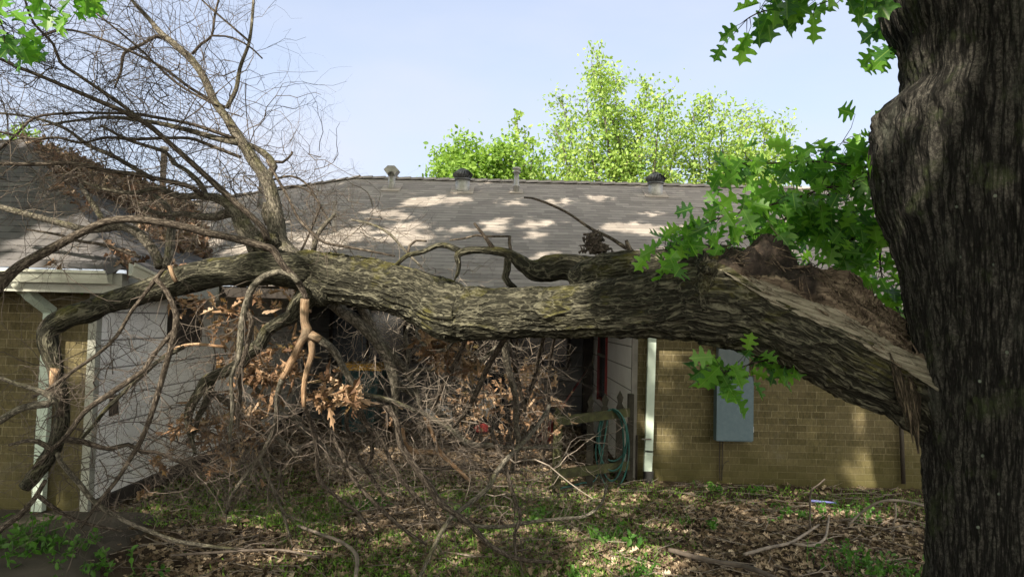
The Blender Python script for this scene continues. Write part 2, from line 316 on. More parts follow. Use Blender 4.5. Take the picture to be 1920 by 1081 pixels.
# siding (lines every 0.3 m)
def siding(name, base, dirt, gap=.236):
    m = N(name, .6, .3); c = m.co(); sp = m.n('SeparateXYZ'); m.l(c, sp.inputs[0]); d = m.n('Math', operation='DIVIDE'); m.l(sp.outputs[2], d.inputs[0]); d.inputs[1].default_value = gap
    fr = m.n('Math', operation='FRACT'); m.l(d.outputs[0], fr.inputs[0]); a = m.noise(c, 2.5, 6, .65); col = m.ramp(a, [(.3, dirt), (.62, base)])
    m.col(m.mix(m.rng(fr.outputs[0], .03, .07, .85, 0), col, (.04, .035, .03))); m.bump(m.noise(c, 90, 3), .15, .002); return m.m
M['siding'] = siding('painted_siding', (.85, .85, .83), (.74, .73, .70))
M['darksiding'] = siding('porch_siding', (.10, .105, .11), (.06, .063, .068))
M['trim'] = speckle('trim_paint', (.22, .225, .195), (.36, .37, .32), 4, .6)
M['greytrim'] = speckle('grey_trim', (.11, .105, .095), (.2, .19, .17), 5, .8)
M['gutter'] = speckle('gutter_paint', (.42, .43, .36), (.62, .64, .55), 3, .45, .05)
M['spout'] = speckle('downspout_paint', (.36, .44, .38), (.50, .58, .50), 3, .45, .05)
M['blackplastic'] = speckle('black_plastic', (.012, .012, .012), (.03, .03, .028), 8, .6, .1)
M['box'] = speckle('electric_box_paint', (.075, .115, .14), (.10, .145, .17), 30, .5, .05)
M['boxlight'] = speckle('meter_panel_paint', (.075, .10, .11), (.11, .135, .14), 10, .5, .05)
M['glass'] = speckle('window_glass', (.015, .022, .035), (.03, .04, .06), 1.2, .08, 0, spec=.6)
M['darkwood'] = speckle('dark_wood', (.018, .015, .013), (.05, .042, .036), 7, .8)
M['redpaint'] = speckle('red_paint', (.14, .02, .02), (.26, .035, .035), 8, .5, 0)
M['galv'] = speckle('galvanised_metal', (.28, .28, .27), (.44, .43, .41), 14, .5, .1, metal=.35)
M['turbine'] = speckle('turbine_metal', (.07, .075, .08), (.16, .165, .17), 10, .45, 0, metal=.4)
M['rust'] = speckle('flashing', (.28, .24, .20), (.42, .37, .32), 18, .8)
M['mosswood'] = speckle('mossy_fence_wood', (.018, .017, .010), (.06, .066, .022), 14, .9, .5, .006)
M['fencewood'] = speckle('weathered_fence_wood', (.012, .011, .008), (.04, .036, .026), 16, .9, .5, .006)
M['hose'] = speckle('green_hose_rubber', (.008, .05, .045), (.015, .09, .075), 6, .45, 0)
M['bin'] = speckle('bin_plastic', (.008, .045, .05), (.012, .07, .075), 5, .45, 0)
M['yellow'] = speckle('yellow_lid_plastic', (.62, .33, .02), (.72, .42, .03), 8, .45, 0)
M['white'] = speckle('white_plastic', (.5, .52, .54), (.75, .77, .8), 7, .5, 0)
M['printwhite'] = speckle('white_print', (.3, .32, .32), (.4, .42, .42), 30, .7, 0)
M['blue'] = speckle('blue_plastic', (.15, .17, .42), (.25, .27, .6), 30, .4, 0)
M['plank'] = speckle('plank_wood', (.28, .17, .11), (.42, .28, .2), 12, .8)
M['pipe'] = speckle('dark_pipe', (.02, .016, .013), (.05, .04, .03), 12, .7)

# ------------------------------------------------------------------ leaves
def leaf_template(kind='oak'):
    if kind == 'oak': h = [(.015, .0), (.015, .06), (.13, .11), (.25, .13), (.30, .21), (.19, .25), (.10, .31), (.15, .37), (.33, .41), (.45, .50), (.40, .57), (.26, .56), (.12, .60), (.16, .67), (.28, .71), (.34, .82), (.20, .81), (.09, .85), (.0, 1.0)]
    elif kind == 'mid': h = [(.02, .0), (.26, .16), (.10, .30), (.42, .50), (.12, .58), (.30, .82), (.0, 1.0)]
    elif kind == 'oval': h = [(.02, 0), (.24, .25), (.28, .55), (.14, .85), (0, 1.0)]
    elif kind == 'blade': h = [(.05, 0), (.04, .5), (0, 1.0)]
    else: h = [(.10, 0), (.34, .3), (.34, .7), (.0, 1.0)]
    n = len(h); v = [(0, 0, 0)] + [(x, y, 0) for x, y in h] + [(-x, y, 0) for x, y in h[:-1]]
    f = [0] + list(range(1, n + 1)); g = [0, n] + list(range(2 * n - 1, n, -1))
    return np.array(v, float), f, g
LT = {k: leaf_template(k) for k in ('oak', 'mid', 'oval', 'diamond', 'blade')}
def place_leaves(acc, pos, axis, normal, size, kind='oak', fold=.25, curl=.3, rnd=None):
    """pos, axis (leaf length direction), normal: (M,3)"""
    v, f, g = LT[kind]; Mn = len(pos)
    if not Mn: return
    pos = np.asarray(pos, float); y = axis / np.linalg.norm(axis, axis=1)[:, None]
    z = normal - y * np.sum(normal * y, 1)[:, None]; z /= (np.linalg.norm(z, axis=1)[:, None] + 1e-9); x = np.cross(y, z)
    size = np.broadcast_to(size, (Mn,)); fo = fold * RNG.uniform(.3, 1.6, Mn); cu = curl * RNG.uniform(-.6, 1.6, Mn); tw = RNG.normal(0, .25 * (curl > 0), Mn)
    X, Y = v[:, 0], v[:, 1]
    Z = np.abs(X)[None] * fo[:, None] - (Y ** 2)[None] * cu[:, None] + (X * Y)[None] * tw[:, None] - (X ** 2)[None] * cu[:, None]
    q = pos[:, None] + size[:, None, None] * (X[None, :, None] * x[:, None] + Y[None, :, None] * y[:, None] + Z[:, :, None] * z[:, None])
    K = len(v); off = (np.arange(Mn) * K)[:, None]
    li = np.concatenate((off + np.array(f)[None], off + np.array(g)[None]), 1)
    r = RNG.random(Mn) if rnd is None else rnd
    acc.add(q.reshape(-1, 3), li.ravel(), np.tile([len(f), len(g)], Mn), rnd=np.repeat(r, K), a=np.tile(v, (Mn, 1)))
def rdir(n, spread=1.0, base=(0, 0, 0)):
    return RNG.normal(0, spread, (n, 3)) + np.array(base, float)

# ------------------------------------------------------------------ twigs
def grow(acc, p, d, L, r, depth=1, g=0.0, wig=.35, kids=(3, 5), seg=3, ends=None, zmin=None):
    n = max(3, int(L / .07)) if L < .6 else max(5, int(L / .1)); n = min(n, 12)
    pts = [np.array(p, float)]; d = np.array(d, float); d /= np.linalg.norm(d); dirs = [d]
    nz = RNG.normal(0, wig / math.sqrt(n) * 1.3, (n, 3))
    for i in range(n):
        d = d + nz[i] + np.array((0, 0, g / n)); d /= math.sqrt(d @ d); q = pts[-1] + d * L / n
        if zmin is not None and q[2] < zmin: q[2] = zmin + .003; d[2] = abs(d[2]) * .2
        pts.append(q); dirs.append(d)
    rr = np.linspace(r, r * .38, n + 1); acc.tube(pts, rr, seg, cap=False)
    if ends is not None and depth == 0: ends.append((pts[-1], dirs[-1])); ends.append((pts[n // 2], dirs[n // 2]))
    if depth > 0:
        for k in range(random.randint(*kids)):
            i = random.randint(max(1, n // 5), n); s = rdir(1, 1)[0]; s -= dirs[i] * (s @ dirs[i]); s /= np.linalg.norm(s) + 1e-9
            a = random.uniform(.5, 1.1); grow(acc, pts[i], dirs[i] * math.cos(a) + s * math.sin(a), L * random.uniform(.35, .65), rr[i] * .7, depth - 1, g, wig, kids, seg, ends, zmin)

def barkbump(amp, ks=16, kz=5):
    def f(co, rad):
        q = co * np.array((ks, ks, kz)); q2 = q * np.array((2.1, 2.1, 2.3))
        a = np.abs(vn(q) * 2 - 1); b = np.abs(vn(q2 + 5) * 2 - 1); c = fbm(co * np.array((4, 4, 2.5)), 2) - .5
        return amp * (a * .9 + b * .55 - .6) + c * amp * 1.2
    return f
def pxpath(path, D):
    """[(px,py,rpx[,D])...] -> points, radii; D is a constant or (D0, D1) spread along the path"""
    n = len(path); pts, rad = [], []
    for i, q in enumerate(path):
        d = q[3] if len(q) > 3 else (D if not isinstance(D, tuple) else D[0] + (D[1] - D[0]) * i / (n - 1))
        r = q[2] * d / F; p = PG(q[0], q[1], d, r * .6); pts.append(p); rad.append(q[2] * p[1] / F)
    return np.array(pts), np.array(rad)

# ================================================================== GROUND
def ground_h(x, y):
    p = np.stack((x, y, np.zeros_like(x)), 1); near = np.clip(1 - np.abs(x) / 30, 0, 1)
    return (fbm(p * .9, 3) - .5) * .06 * near + (fbm(p * 6, 2) - .5) * .025 * near
def make_ground():
    xs = np.unique(np.concatenate((np.linspace(-200, -12, 12), np.linspace(-12, 12, 300), np.linspace(12, 200, 12))))
    ys = np.unique(np.concatenate((np.linspace(-200, 0, 12), np.linspace(0, 14, 190), np.linspace(14, 300, 14))))
    X, Y = np.meshgrid(xs, ys); v = np.stack((X.ravel(), Y.ravel(), ground_h(X.ravel(), Y.ravel())), 1)
    nx, ny = len(xs), len(ys); i, j = np.meshgrid(np.arange(nx - 1), np.arange(ny - 1)); k = (j * nx + i).ravel()
    q = np.stack((k, k + 1, k + nx + 1, k + nx), 1).ravel(); a = Acc(); a.add(v, q, [4] * len(k)); return tag(a.build('ground', M['soil']), kind='structure')
make_ground()
# concrete apron at the lower left beside the garage wing
def apron():
    xs = np.linspace(-7, -1.9, 60); ys = np.linspace(3.2, 6.1, 40); a = Acc(); X, Y = np.meshgrid(xs, ys); x, y = X.ravel(), Y.ravel()
    e = np.clip((x - (-2.6 + .35 * (fbm(np.stack((y * 2, x * 0, x * 0), 1), 2) - .5) - (y - 4.7) * .28)) * 3, 0, 1); z = .05 - .14 * e + .006 * fbm(np.stack((x, y, 0 * x), 1) * 5)
    v = np.stack((x, y, z), 1); nx = len(xs); i, j = np.meshgrid(np.arange(nx - 1), np.arange(len(ys) - 1)); k = (j * nx + i).ravel()
    a.add(v, np.stack((k, k + 1, k + nx + 1, k + nx), 1).ravel(), [4] * len(k)); tag(a.build('pavement', M['concrete']), kind='structure')
apron()

# ================================================================== HOUSE
house = thing('brick_house', 'low brick house with grey shingle roof and white siding behind the fallen limb', 'house', (0, 8, 0))
YL, XL = 6.1, -3.38                      # garage wing: front wall depth, inner side wall
YR, XR = 8.0, 1.31                       # right wing: front wall depth, inner side wall
YB = 12.2                                # back wall of the recess
EL = (-2.95, 5.65, 1.98); YE, ZE = 7.55, 1.96
bx('wall', M['brick'], house, -9, XL - .056, YL, YL + .2, -.1, 1.93)
bx('wall', M['siding'], house, XL - .2, XL, YL + .005, YB, .12, 1.93)
bx('footing', M['darkwood'], house, XL - .15, XL + .035, YL + .03, YB, -.1, .125)
bx('corner_board', M['trim'], house, XL - .055, XL + .012, YL - .02, YL + .06, .0, 1.93)
bx('corner_board', M['trim'], house, -6.9, -6.55 - .0, YL - .03, YL - .002, 0, 1.9)
bx('wall', M['brick'], house, XR + .05, 10, YR, YR + .2, -.1, 1.93)
bx('wall', M['siding'], house, XR, XR + .2, YR + .03, YB, -.05, 1.93)
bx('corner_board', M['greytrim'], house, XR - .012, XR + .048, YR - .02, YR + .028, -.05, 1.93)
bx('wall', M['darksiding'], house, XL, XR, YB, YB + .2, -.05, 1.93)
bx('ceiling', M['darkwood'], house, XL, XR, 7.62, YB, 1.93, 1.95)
# side window of the right wing: dark pane with red frame
wn = bx('window', M['glass'], house, XR - .012, XR + .006, 10.12, 11.0, .62, 1.9)
for b in ((XR - .03, XR + .004, 10.09, 10.118, .56, 1.92), (XR - .03, XR + .004, 11.002, 11.03, .56, 1.92), (XR - .03, XR + .004, 10.12, 11.0, .59, .618)): bx('frame', M['redpaint'], wn, *b)
bx('rail', M['trim'], wn, XR - .025, XR - .0125, 10.121, 10.999, 1.2, 1.235)
# recess back wall: windows, door
def bwin(x0, x1, z0, z1, n, name='window'):
    o = bx(name, M['glass'], house, x0, x1, YB - .02, YB - .002, z0, z1); t = .05; f = Acc()
    f.box(x0 - t, x0, YB - .05, YB - .001, z0 - t, z1 + t); f.box(x1, x1 + t, YB - .05, YB - .001, z0 - t, z1 + t)
    f.box(x0, x1, YB - .05, YB - .001, z1, z1 + t); f.box(x0, x1, YB - .05, YB - .001, z0 - t, z0)
    for k in range(1, n): xm = x0 + (x1 - x0) * k / n; f.box(xm - .02, xm + .02, YB - .04, YB - .021, z0, z1)
    f.build('frame', M['darkwood'], o, False); return o
bwin(-2.9, -1.75, .95, 1.8, 2); bwin(-1.55, -.6, 1.02, 1.8, 2)
bwin(.12, .92, .95, 1.78, 2); dr = bwin(-.42, -.02, .1, 1.8, 1, 'door')
hd = Acc(); hd.lathe([(.02, 0), (.03, .02), (.012, .05)], (-.08, YB - .02, .95), 10, (0, -1, 0)); hd.build('handle', M['galv'], dr)
bx('porch_post', M['darkwood'], house, XR - .16, XR - .02, 11.75, 11.9, 0, 1.93)
# roofs
ov = lambda p: tuple(p)
pk, pk2, J = (-5.34, 8.04, 3.50), (-6.8, 8.04, 3.50), (-5.34, 12.3, 3.51)
rL, rR = (-2.47, 11.7, 3.88), (9.8, 11.7, 3.88)
a = Acc()
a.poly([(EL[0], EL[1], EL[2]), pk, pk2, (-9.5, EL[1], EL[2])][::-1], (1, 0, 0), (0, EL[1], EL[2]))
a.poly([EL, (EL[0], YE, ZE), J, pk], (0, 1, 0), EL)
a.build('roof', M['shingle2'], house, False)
a = Acc(); a.poly([(EL[0], YE, ZE), (9.8, YE, ZE), rR, rL], (1, 0, 0), (0, YE, ZE))
a.poly([(EL[0], YE, ZE), rL, J], (1, .0, 0), (0, YE, ZE))
a.poly([rL, rR, (9.8, 16, 1.9), (-2.4, 16, 1.9)], (1, 0, 0)); a.poly([J, rL, (-2.4, 16, 1.9), (-5.4, 16, 1.9)], (1, 0, 0)); a.poly([pk, J, (-9.5, 12, 1.9), (-9.5, 8, 1.9), pk2], (0, 1, 0))
a.build('roof', M['shingle'], house, False)
def ridge_cap(p, q, mat, wd=.13):
    p, q = np.array(p), np.array(q); L = np.linalg.norm(q - p); n = int(L / .2); a = Acc()
    for i in range(n):
        c = p + (q - p) * (i / n); d = p + (q - p) * ((i + 1.15) / n); c = c + (0, 0, .012); d = d + (0, 0, .03)
        s = np.cross(q - p, (0, 0, 1)); s /= np.linalg.norm(s); s *= wd; dn = np.array((0, 0, -.06))
        v = [c - s + dn, c, c + s + dn, d + s + dn, d, d - s + dn]; a.add(v, [0, 1, 4, 5, 1, 2, 3, 4], [4, 4], uv=np.array([(i * .31, .03), (i * .31, .1), (i * .31 + .15, .1), (i * .31 + .15, .03)] * 2))
    a.build('ridge_cap', mat, house, False)
ridge_cap(EL, pk, M['shingle2'], .11); ridge_cap(pk, J, M['shingle2'], .11); ridge_cap(rL, rR, M['shingle']); ridge_cap(J, rL, M['shingle'])
# soffits, fascia, gutters
bx('soffit', M['trim'], house, -9.4, EL[0] - .03, EL[1] + .03, YL + .0, 1.86, 1.875)
bx('fascia', M['trim'], house, -9.5, EL[0] - .01, EL[1] + .01, EL[1] + .028, 1.80, 1.955)
bx('fascia', M['trim'], house, EL[0] - .03, EL[0] - .011, EL[1] + .03, YE, 1.80, 1.955)
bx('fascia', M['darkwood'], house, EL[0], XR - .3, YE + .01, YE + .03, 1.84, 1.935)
bx('fascia', M['trim'], house, XR - .299, 9.8, YE + .01, YE + .03, 1.78, 1.935)
bx('soffit', M['trim'], house, XR - .3, 9.7, YE + .031, YR, 1.84, 1.855)
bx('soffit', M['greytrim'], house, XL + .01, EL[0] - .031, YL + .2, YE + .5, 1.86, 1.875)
def gutter(p, q, name='gutter'):
    p, q = np.array(p, float), np.array(q, float); d = (q - p) / np.linalg.norm(q - p); o = np.cross(d, (0, 0, 1)); o /= np.linalg.norm(o)
    prof = [(0, 0), (0, -.095), (.055, -.095), (.075, -.06), (.085, -.03), (.105, -.02), (.105, .0), (.094, .0), (.094, -.012), (.076, -.024), (.066, -.058), (.05, -.087), (.008, -.087), (.008, 0)]
    a = Acc(); a.prism([p + o * x + np.array((0, 0, z)) for x, z in prof], q - p); return a.build(name, M['gutter'], house, False)
gutter((-9.3, EL[1] + .005, 1.96), (EL[0] - .08, EL[1] + .005, 1.965))
gutter(tuple(P(229, 491, 5.56) + (0, .1, 0)), tuple(P(281, 516, 5.72) + (0, .1, 0)))
gutter((EL[0] + 6.0, YE + .005, 1.945), (9.7, YE + .005, 1.945))
# left downspout with elbow, right downspout with black boot
def spout(path, wd, dp, name, mat):
    a = Acc(); path = [np.array(p) for p in path]
    for p, q in zip(path[:-1], path[1:]):
        d = q - p; L = np.linalg.norm(d); z = d / L; x = np.array((1, 0, 0.)); x = x - z * (x @ z); x /= np.linalg.norm(x); y = np.cross(z, x)
        prof = [(-.5, -.5), (-.22, -.5), (-.16, -.40), (.16, -.40), (.22, -.5), (.5, -.5), (.5, .5), (-.5, .5)]
        a.prism([p - z * .008 + x * u * wd + y * v * dp for u, v in prof], z * (L + .016))
    return a.build(name, mat, house, False)
spout([P(38, 532, 5.75), P(60, 556, 5.85), P(95, 583, 6.02), P(92, 625, 6.03), P(72, 955, 6.03)], .085, .06, 'downspout', M['spout'])
aa = Acc(); aa.tube([P(33, 515, 5.64), P(34, 530, 5.66), P(40, 541, 5.76)], [.05, .05, .045], 14); aa.build('gutter_outlet', M['gutter'], house)
sp_ = spout([P(1223, 612, 7.93), P(1216, 845, 7.93), P(1214, 884, 7.93)], .082, .06, 'downspout', M['spout'])
bx('strap', M['greytrim'], sp_, 1.4, 1.5, 7.885, 7.897, .46, .475)
aa = Acc(); pb = P(1216, 882, 7.92)
aa.lathe([(.05 + (.008 if i % 2 else 0), -i * .014) for i in range(14)], pb, 16); aa.build('drain_boot', M['blackplastic'], sp_)
# electric boxes on right wall
c0, c1 = P(1343, 826, 7.88), P(1411, 700, 7.88)
eb = bx('electrical_box', M['box'], house, c0[0], c1[0], 7.87, 7.998, c0[2], c0[2] + .68)
bx('cover', M['box'], eb, c0[0] - .006, c1[0] + .006, 7.853, 7.868, c0[2] + .012, c0[2] + .675)
bx('hinge', M['galv'], eb, c1[0] + .006, c1[0] + .014, 7.86, 7.9, c0[2] + .1, c0[2] + .16)
bx('meter_panel', M['boxlight'], house, c0[0] + .02, c1[0] - .03, 7.9, 7.998, c0[2] + .70, c0[2] + 1.08)
cb = Acc(); cb.tube([P(1350, 826, 7.96), P(1349, 860, 7.97), P(1350, 900, 7.97)], [.006] * 3, 6, .05); cb.tube([P(1355, 826, 7.96), P(1354, 868, 7.97), P(1353, 900, 7.97)], [.006] * 3, 6, .05)
cb.tube([P(1353, 885, 7.965), P(1358, 868, 7.96), P(1367, 863, 7.96)], [.004] * 3, 6, .02); cb.tube([P(1318, 700, 7.97), P(1326, 672, 7.98), P(1337, 655, 7.98), P(1340, 640, 7.98)], [.004] * 4, 5, .03)
cb.build('cable', M['pipe'], house)
cb = Acc(); cb.tube([P(1688, 760, 7.95), P(1691, 830, 7.95), P(1694, 906, 7.95)], [.022] * 3, 10); cb.build('standpipe', M['pipe'], house)
cb = Acc(); cb.tube([P(1194, 815, 7.98), P(1193, 902, 7.98)], [.012] * 2, 8); cb.build('conduit', M['pipe'], house)
bx('latch_plate', M['pipe'], house, XL + .001, XL + .02, 6.35, 6.47, .78, .95)
bx('eave_box', M['darkwood'], house, XL + .002, XL + .14, 7.35, 7.85, 1.35, 1.85)
# roof fittings
def roofz(y): return ZE + (y - YE) * (3.88 - ZE) / (11.7 - YE)
def flash(par, x, y, s=.2): a = Acc(); sl_ = (3.88 - ZE) / (11.7 - YE); a.prism([(x - s, y - s, roofz(y - s) + .006), (x + s, y - s, roofz(y - s) + .006), (x + s, y + s, roofz(y + s) + .006), (x - s, y + s, roofz(y + s) + .006)], (0, 0, .005)); a.build('flashing', M['rust'], par, False)
def turbine(px, py, D=11.1):
    p = P(px, py, D); x = p[0]; z = roofz(D); a = Acc(); a.lathe([(.105, -.12), (.105, .15)], (x, D, z), 24); b = a.build('turbine_vent', M['galv'], house); flash(b, x, D, .17)
    t = Acc(); zc = z + .15
    t.lathe([(.118, 0), (.125, .015), (.118, .03)], (x, D, zc), 24)
    for k in range(22):
        th = k * 2 * math.pi / 22; pts = []
        for j in range(9):
            f = j / 8; rr = .15 * math.sin(math.pi * (.2 + .78 * f)) ** .7 + .0; zz = zc + .02 + f * .15; an = th + f * .35
            rr = max(rr, .02); pts.append((x + rr * math.cos(an), D + rr * math.sin(an), zz)); pts.append((x + (rr - .022) * math.cos(an + .2), D + (rr - .022) * math.sin(an + .2), zz))
        v = np.array(pts); fs = []
        for j in range(8): fs += [2 * j, 2 * j + 1, 2 * j + 3, 2 * j + 2]
        t.add(v, fs, [4] * 8)
    t.lathe([(.05, .0), (.045, .012), (.01, .016)], (x, D, zc + .165), 16); t.lathe([(.085, 0), (.085, .14)], (x, D, zc + .015), 16)
    t.build('rotor', M['turbine'], b)
turbine(867, 356); turbine(1229, 362, 11.15)
p = P(734, 353, 11.1); x = p[0]; z = roofz(11.1); a = Acc(); a.lathe([(.055, -.1), (.055, .24)], (x, 11.1, z), 16); b = a.build('flue_pipe', M['galv'], house); flash(b, x, 11.1, .14)
h = Acc(); y0 = 11.0; zt = z + .33
h.prism([(x - .11, y0, zt - .06), (x - .05, y0, zt), (x + .05, y0, zt), (x + .11, y0, zt - .06), (x + .05, y0, zt - .14), (x + .03, y0, zt - .09), (x - .03, y0, zt - .09), (x - .05, y0, zt - .14)], (0, .2, 0)); h.build('hood', M['galv'], b, False)
p = P(968, 358, 11.1); x = p[0]; a = Acc(); a.lathe([(.045, -.1), (.045, .07), (.055, .075), (.055, .095), (.04, .1), (.035, .3)], (x, 11.1, z), 16); b = a.build('flue_pipe', M['galv'], house); flash(b, x, 11.1, .1)
h = Acc(); h.lathe([(.06, 0), (.062, .02), (.04, .025), (.04, .045), (.065, .05), (.065, .07), (.035, .085)], (x, 11.1, z + .285), 16); h.build('cap', M['galv'], b)
for px, py, hh in ((1385, 432, .14), (625, 470, .35), (487, 400, .3)):
    D = 9.6 if px > 1300 else (9.2 if px > 600 else 10.3); p = P(px, py, D); a = Acc(); a.lathe([(.03, -.1), (.03, hh), (.045, hh + .01), (.045, hh + .03)], (p[0], D, roofz(D)), 12); a.build('vent_pipe', M['galv'], house)
p = P(305, 350, 12.6); a = Acc(); a.lathe([(.05, -.6), (.05, .62), (.07, .62), (.07, .68)], (p[0], 12.6, p[2]), 14); a.build('flue_pipe', M['rust'], house)

# ================================================================== PICKET GATE, HOSE, BIN, LOOSE ITEMS
gate = thing('picket_gate', 'short mossy wooden picket gate beside the white downspout', 'gate', tuple(PG(1110, 905, 7.5)))
def gp(px): t = (px - 1046) / (1182 - 1046); return 7.2 + .75 * t
for i, px in enumerate((1046, 1107, 1134, 1162)):
    D = gp(px); b0 = P(px, 800, D); x = b0[0]; zt = (.945, .95, .955, .97)[i]; w_ = (.042, .035, .036, .036)[i]; zb = -.03
    pr = [(x - w_, D, zb), (x + w_, D, zb), (x + w_, D, zt - .17), (x + w_ * .55, D, zt - .13), (x + w_ * .95, D, zt - .07), (x, D, zt), (x - w_ * .95, D, zt - .07), (x - w_ * .55, D, zt - .13), (x - w_, D, zt - .17)]
    a = Acc(); a.prism(pr, (0, .022 if i else .05, 0)); a.build('picket', M['mosswood' if i == 0 else 'fencewood'], gate, False)
x = P(1182, 800, 7.93)[0]; bx('post', M['fencewood'], gate, x - .03, x + .03, 7.9, 7.975, -.05, .93)
for ya, yb in ((789, 772), (888, 871)):
    A, B = P(1040, ya, gp(1040) - .02), P(1180, yb, gp(1180) - .02); a = Acc(); hgt = .045
    a.prism([A + (0, 0, -hgt), B + (0, 0, -hgt), B + (0, 0, hgt), A + (0, 0, hgt)], (0, -.035, 0)); a.build('rail', M['mosswood'], gate, False)
hs = Acc(); pts = []
for k in range(4 * 18):
    t = k / 18 * 2 * math.pi; kk = k // 18; jx = random.uniform(-3, 3); rx = 27 + 5 * math.sin(kk * 2.1); ry = 58 + 16 * math.sin(kk * 1.3)
    pts.append(PG(1148 + rx * math.sin(t) + 3 * math.sin(kk * 3) + jx * .3, 766 + ry - ry * math.cos(t) + kk * 1.2, 7.66 + .018 * kk + .03 * math.sin(t)))
pts += [PG(1120, 890, 7.6), PG(1090, 905, 7.5, .01), PG(1050, 915, 7.2, .01)]
hs.tube(pts, [.0085] * len(pts), 8, .03); tag(hs.build('garden_hose', M['hose']), 'coiled green garden hose hanging over the picket gate', 'hose')

bin_ = thing('wheelie_bin', 'dark green wheeled rubbish bin with bright yellow lid in the shaded recess', 'bin', tuple(PG(676, 810, 10.8)))
bxx = P(676, 800, 10.8)[0]; BY = 10.55
a = Acc(); v = [(bxx - .22, BY + .04, .06), (bxx + .22, BY + .04, .06), (bxx + .22, BY + .5, .06), (bxx - .22, BY + .5, .06), (bxx - .285, BY, .92), (bxx + .285, BY, .92), (bxx + .285, BY + .62, .92), (bxx - .285, BY + .62, .92)]
a.add(v, [0, 3, 2, 1, 0, 1, 5, 4, 1, 2, 6, 5, 2, 3, 7, 6, 3, 0, 4, 7, 4, 5, 6, 7], [4] * 6); a.box(bxx - .3, bxx + .3, BY - .012, BY + .63, .86, .905)
for s in (-.14, .14): a.box(bxx + s - .012, bxx + s + .012, BY - .0, BY + .03, .3, .86)
ob = a.build('body', M['bin'], bin_, False); bm = ob.modifiers.new('b', 'BEVEL'); bm.width = .008
a = Acc(); a.prism([(bxx - .31, BY - .03, .925), (bxx + .31, BY - .03, .925), (bxx + .315, BY - .03, .95), (bxx + .27, BY - .03, .975), (bxx - .27, BY - .03, .975), (bxx - .315, BY - .03, .95)], (0, .68, 0))
a.prism([(bxx - .27, BY - .01, .977), (bxx + .27, BY - .01, .977), (bxx + .23, BY - .01, 1.02), (bxx - .23, BY - .01, 1.02)], (0, .6, 0)); a.box(bxx - .3, bxx + .3, BY - .045, BY - .032, .93, .945)
a.build('lid', M['yellow'], bin_, False)
for s in (-.24, .24): a = Acc(); a.lathe([(.11, -.025), (.12, 0), (.11, .025)], (bxx + s, BY + .56, .12), 20, (1, 0, 0)); a.build('wheel', M['blackplastic'], bin_)
tx = bpy.data.curves.new('lettering', 'FONT'); tx.body = 'COMBO'; tx.size = .085; tx.extrude = .001; tx.align_x = 'CENTER'
tx.materials.append(M['printwhite']); tmp = bpy.data.objects.new('text_source', tx); C.objects.link(tmp); bpy.context.view_layer.update(); tm = bpy.data.meshes.new_from_object(tmp.evaluated_get(bpy.context.evaluated_depsgraph_get())); bpy.data.objects.remove(tmp); to = bpy.data.objects.new('lettering', tm); C.objects.link(to); to.parent = bin_; to.matrix_parent_inverse = Matrix.Translation(-bin_.location)
to.location = (bxx - .04, BY - .006, .76); to.rotation_euler = (R(85), 0, 0)

a = Acc(); A, B = P(1034, 792, 8.6), P(1100, 694, 10.4); A[2] = max(A[2], .05)
br_ = thing('garden_broom', 'broom with thin red handle leaning in the recess behind the picket gate', 'broom', (A[0], A[1], 0))
a.tube([A, B], [.013, .013], 8); a.build('handle', M['redpaint'], br_)
a = Acc(); 
for k in range(40):
    o_ = RNG.normal(0, .03, 3); a.tube([A + o_ * .4, A + o_ * 2 + (-.05, -.03, -.2 - A[2] * .0)], [.003, .002], 3)
a.build('bristles', M['redpaint'], br_)

def bag(px, py, D, s, label, mat, name, cat):
    c = PG(px, py, D, .08); n, m_ = 22, 14; v = []
    for i in range(m_):
        for j in range(n):
            ph = math.pi * i / (m_ - 1); th = 2 * math.pi * j / n; v.append((math.sin(ph) * math.cos(th), math.sin(ph) * math.sin(th), math.cos(ph)))
    v = np.array(v); d = 1 + .55 * (fbm(v * 2.4 + px, 4) - .5) + .25 * np.abs(vn(v * 6 + px) - .5); v = v * d[:, None] * np.array(s) + c
    v[:, 2] = np.maximum(v[:, 2], .02); f = []
    for i in range(m_ - 1):
        for j in range(n): k = (j + 1) % n; f += [i * n + j, i * n + k, (i + 1) * n + k, (i + 1) * n + j]
    a = Acc(); a.add(v, f, [4] * (n * (m_ - 1))); return tag(a.build(name, mat, smooth=False), label, cat)
bag(822, 775, 9.2, (.16, .14, .10), 'crumpled white plastic bag left of the dark sack in the recess', M['white'], 'plastic_bag', 'bag')
bag(912, 762, 9.3, (.10, .12, .11), 'white plastic bag on top of the dark sack behind the branches', M['white'], 'plastic_bag', 'bag')
bag(918, 782, 9.5, (.26, .2, .17), 'dark grey rubbish sack lying among dead leaves in the recess', M['blackplastic'], 'rubbish_sack', 'sack')
bag(905, 803, 8.7, (.09, .09, .05), 'small red plastic bag on the leaf litter', M['redpaint'], 'plastic_bag', 'bag')
A, B = P(900, 744, 10.2), P(965, 748, 10.0); a = Acc(); a.prism([A, A + (0, 0, .045), B + (0, 0, .045), B], (0, .14, 0)); tag(a.build('wooden_plank', M['plank'], smooth=False), 'short pinkish wooden plank propped across the clutter in the recess', 'plank')
bx_ = bag(858, 790, 9.9, (.3, .25, .28), 'lumpy black rubbish sack at the back of the recess', M['blackplastic'], 'rubbish_sack', 'sack')
A, B = PG(1521, 938, 7.0, .03), PG(1568, 942, 7.0, .03); a = Acc(); a.tube([A, B], [.011, .009], 8); tag(a.build('plastic_stick', M['blue']), 'thin pale blue plastic stick lying on the soil before the brick wall', 'stick')

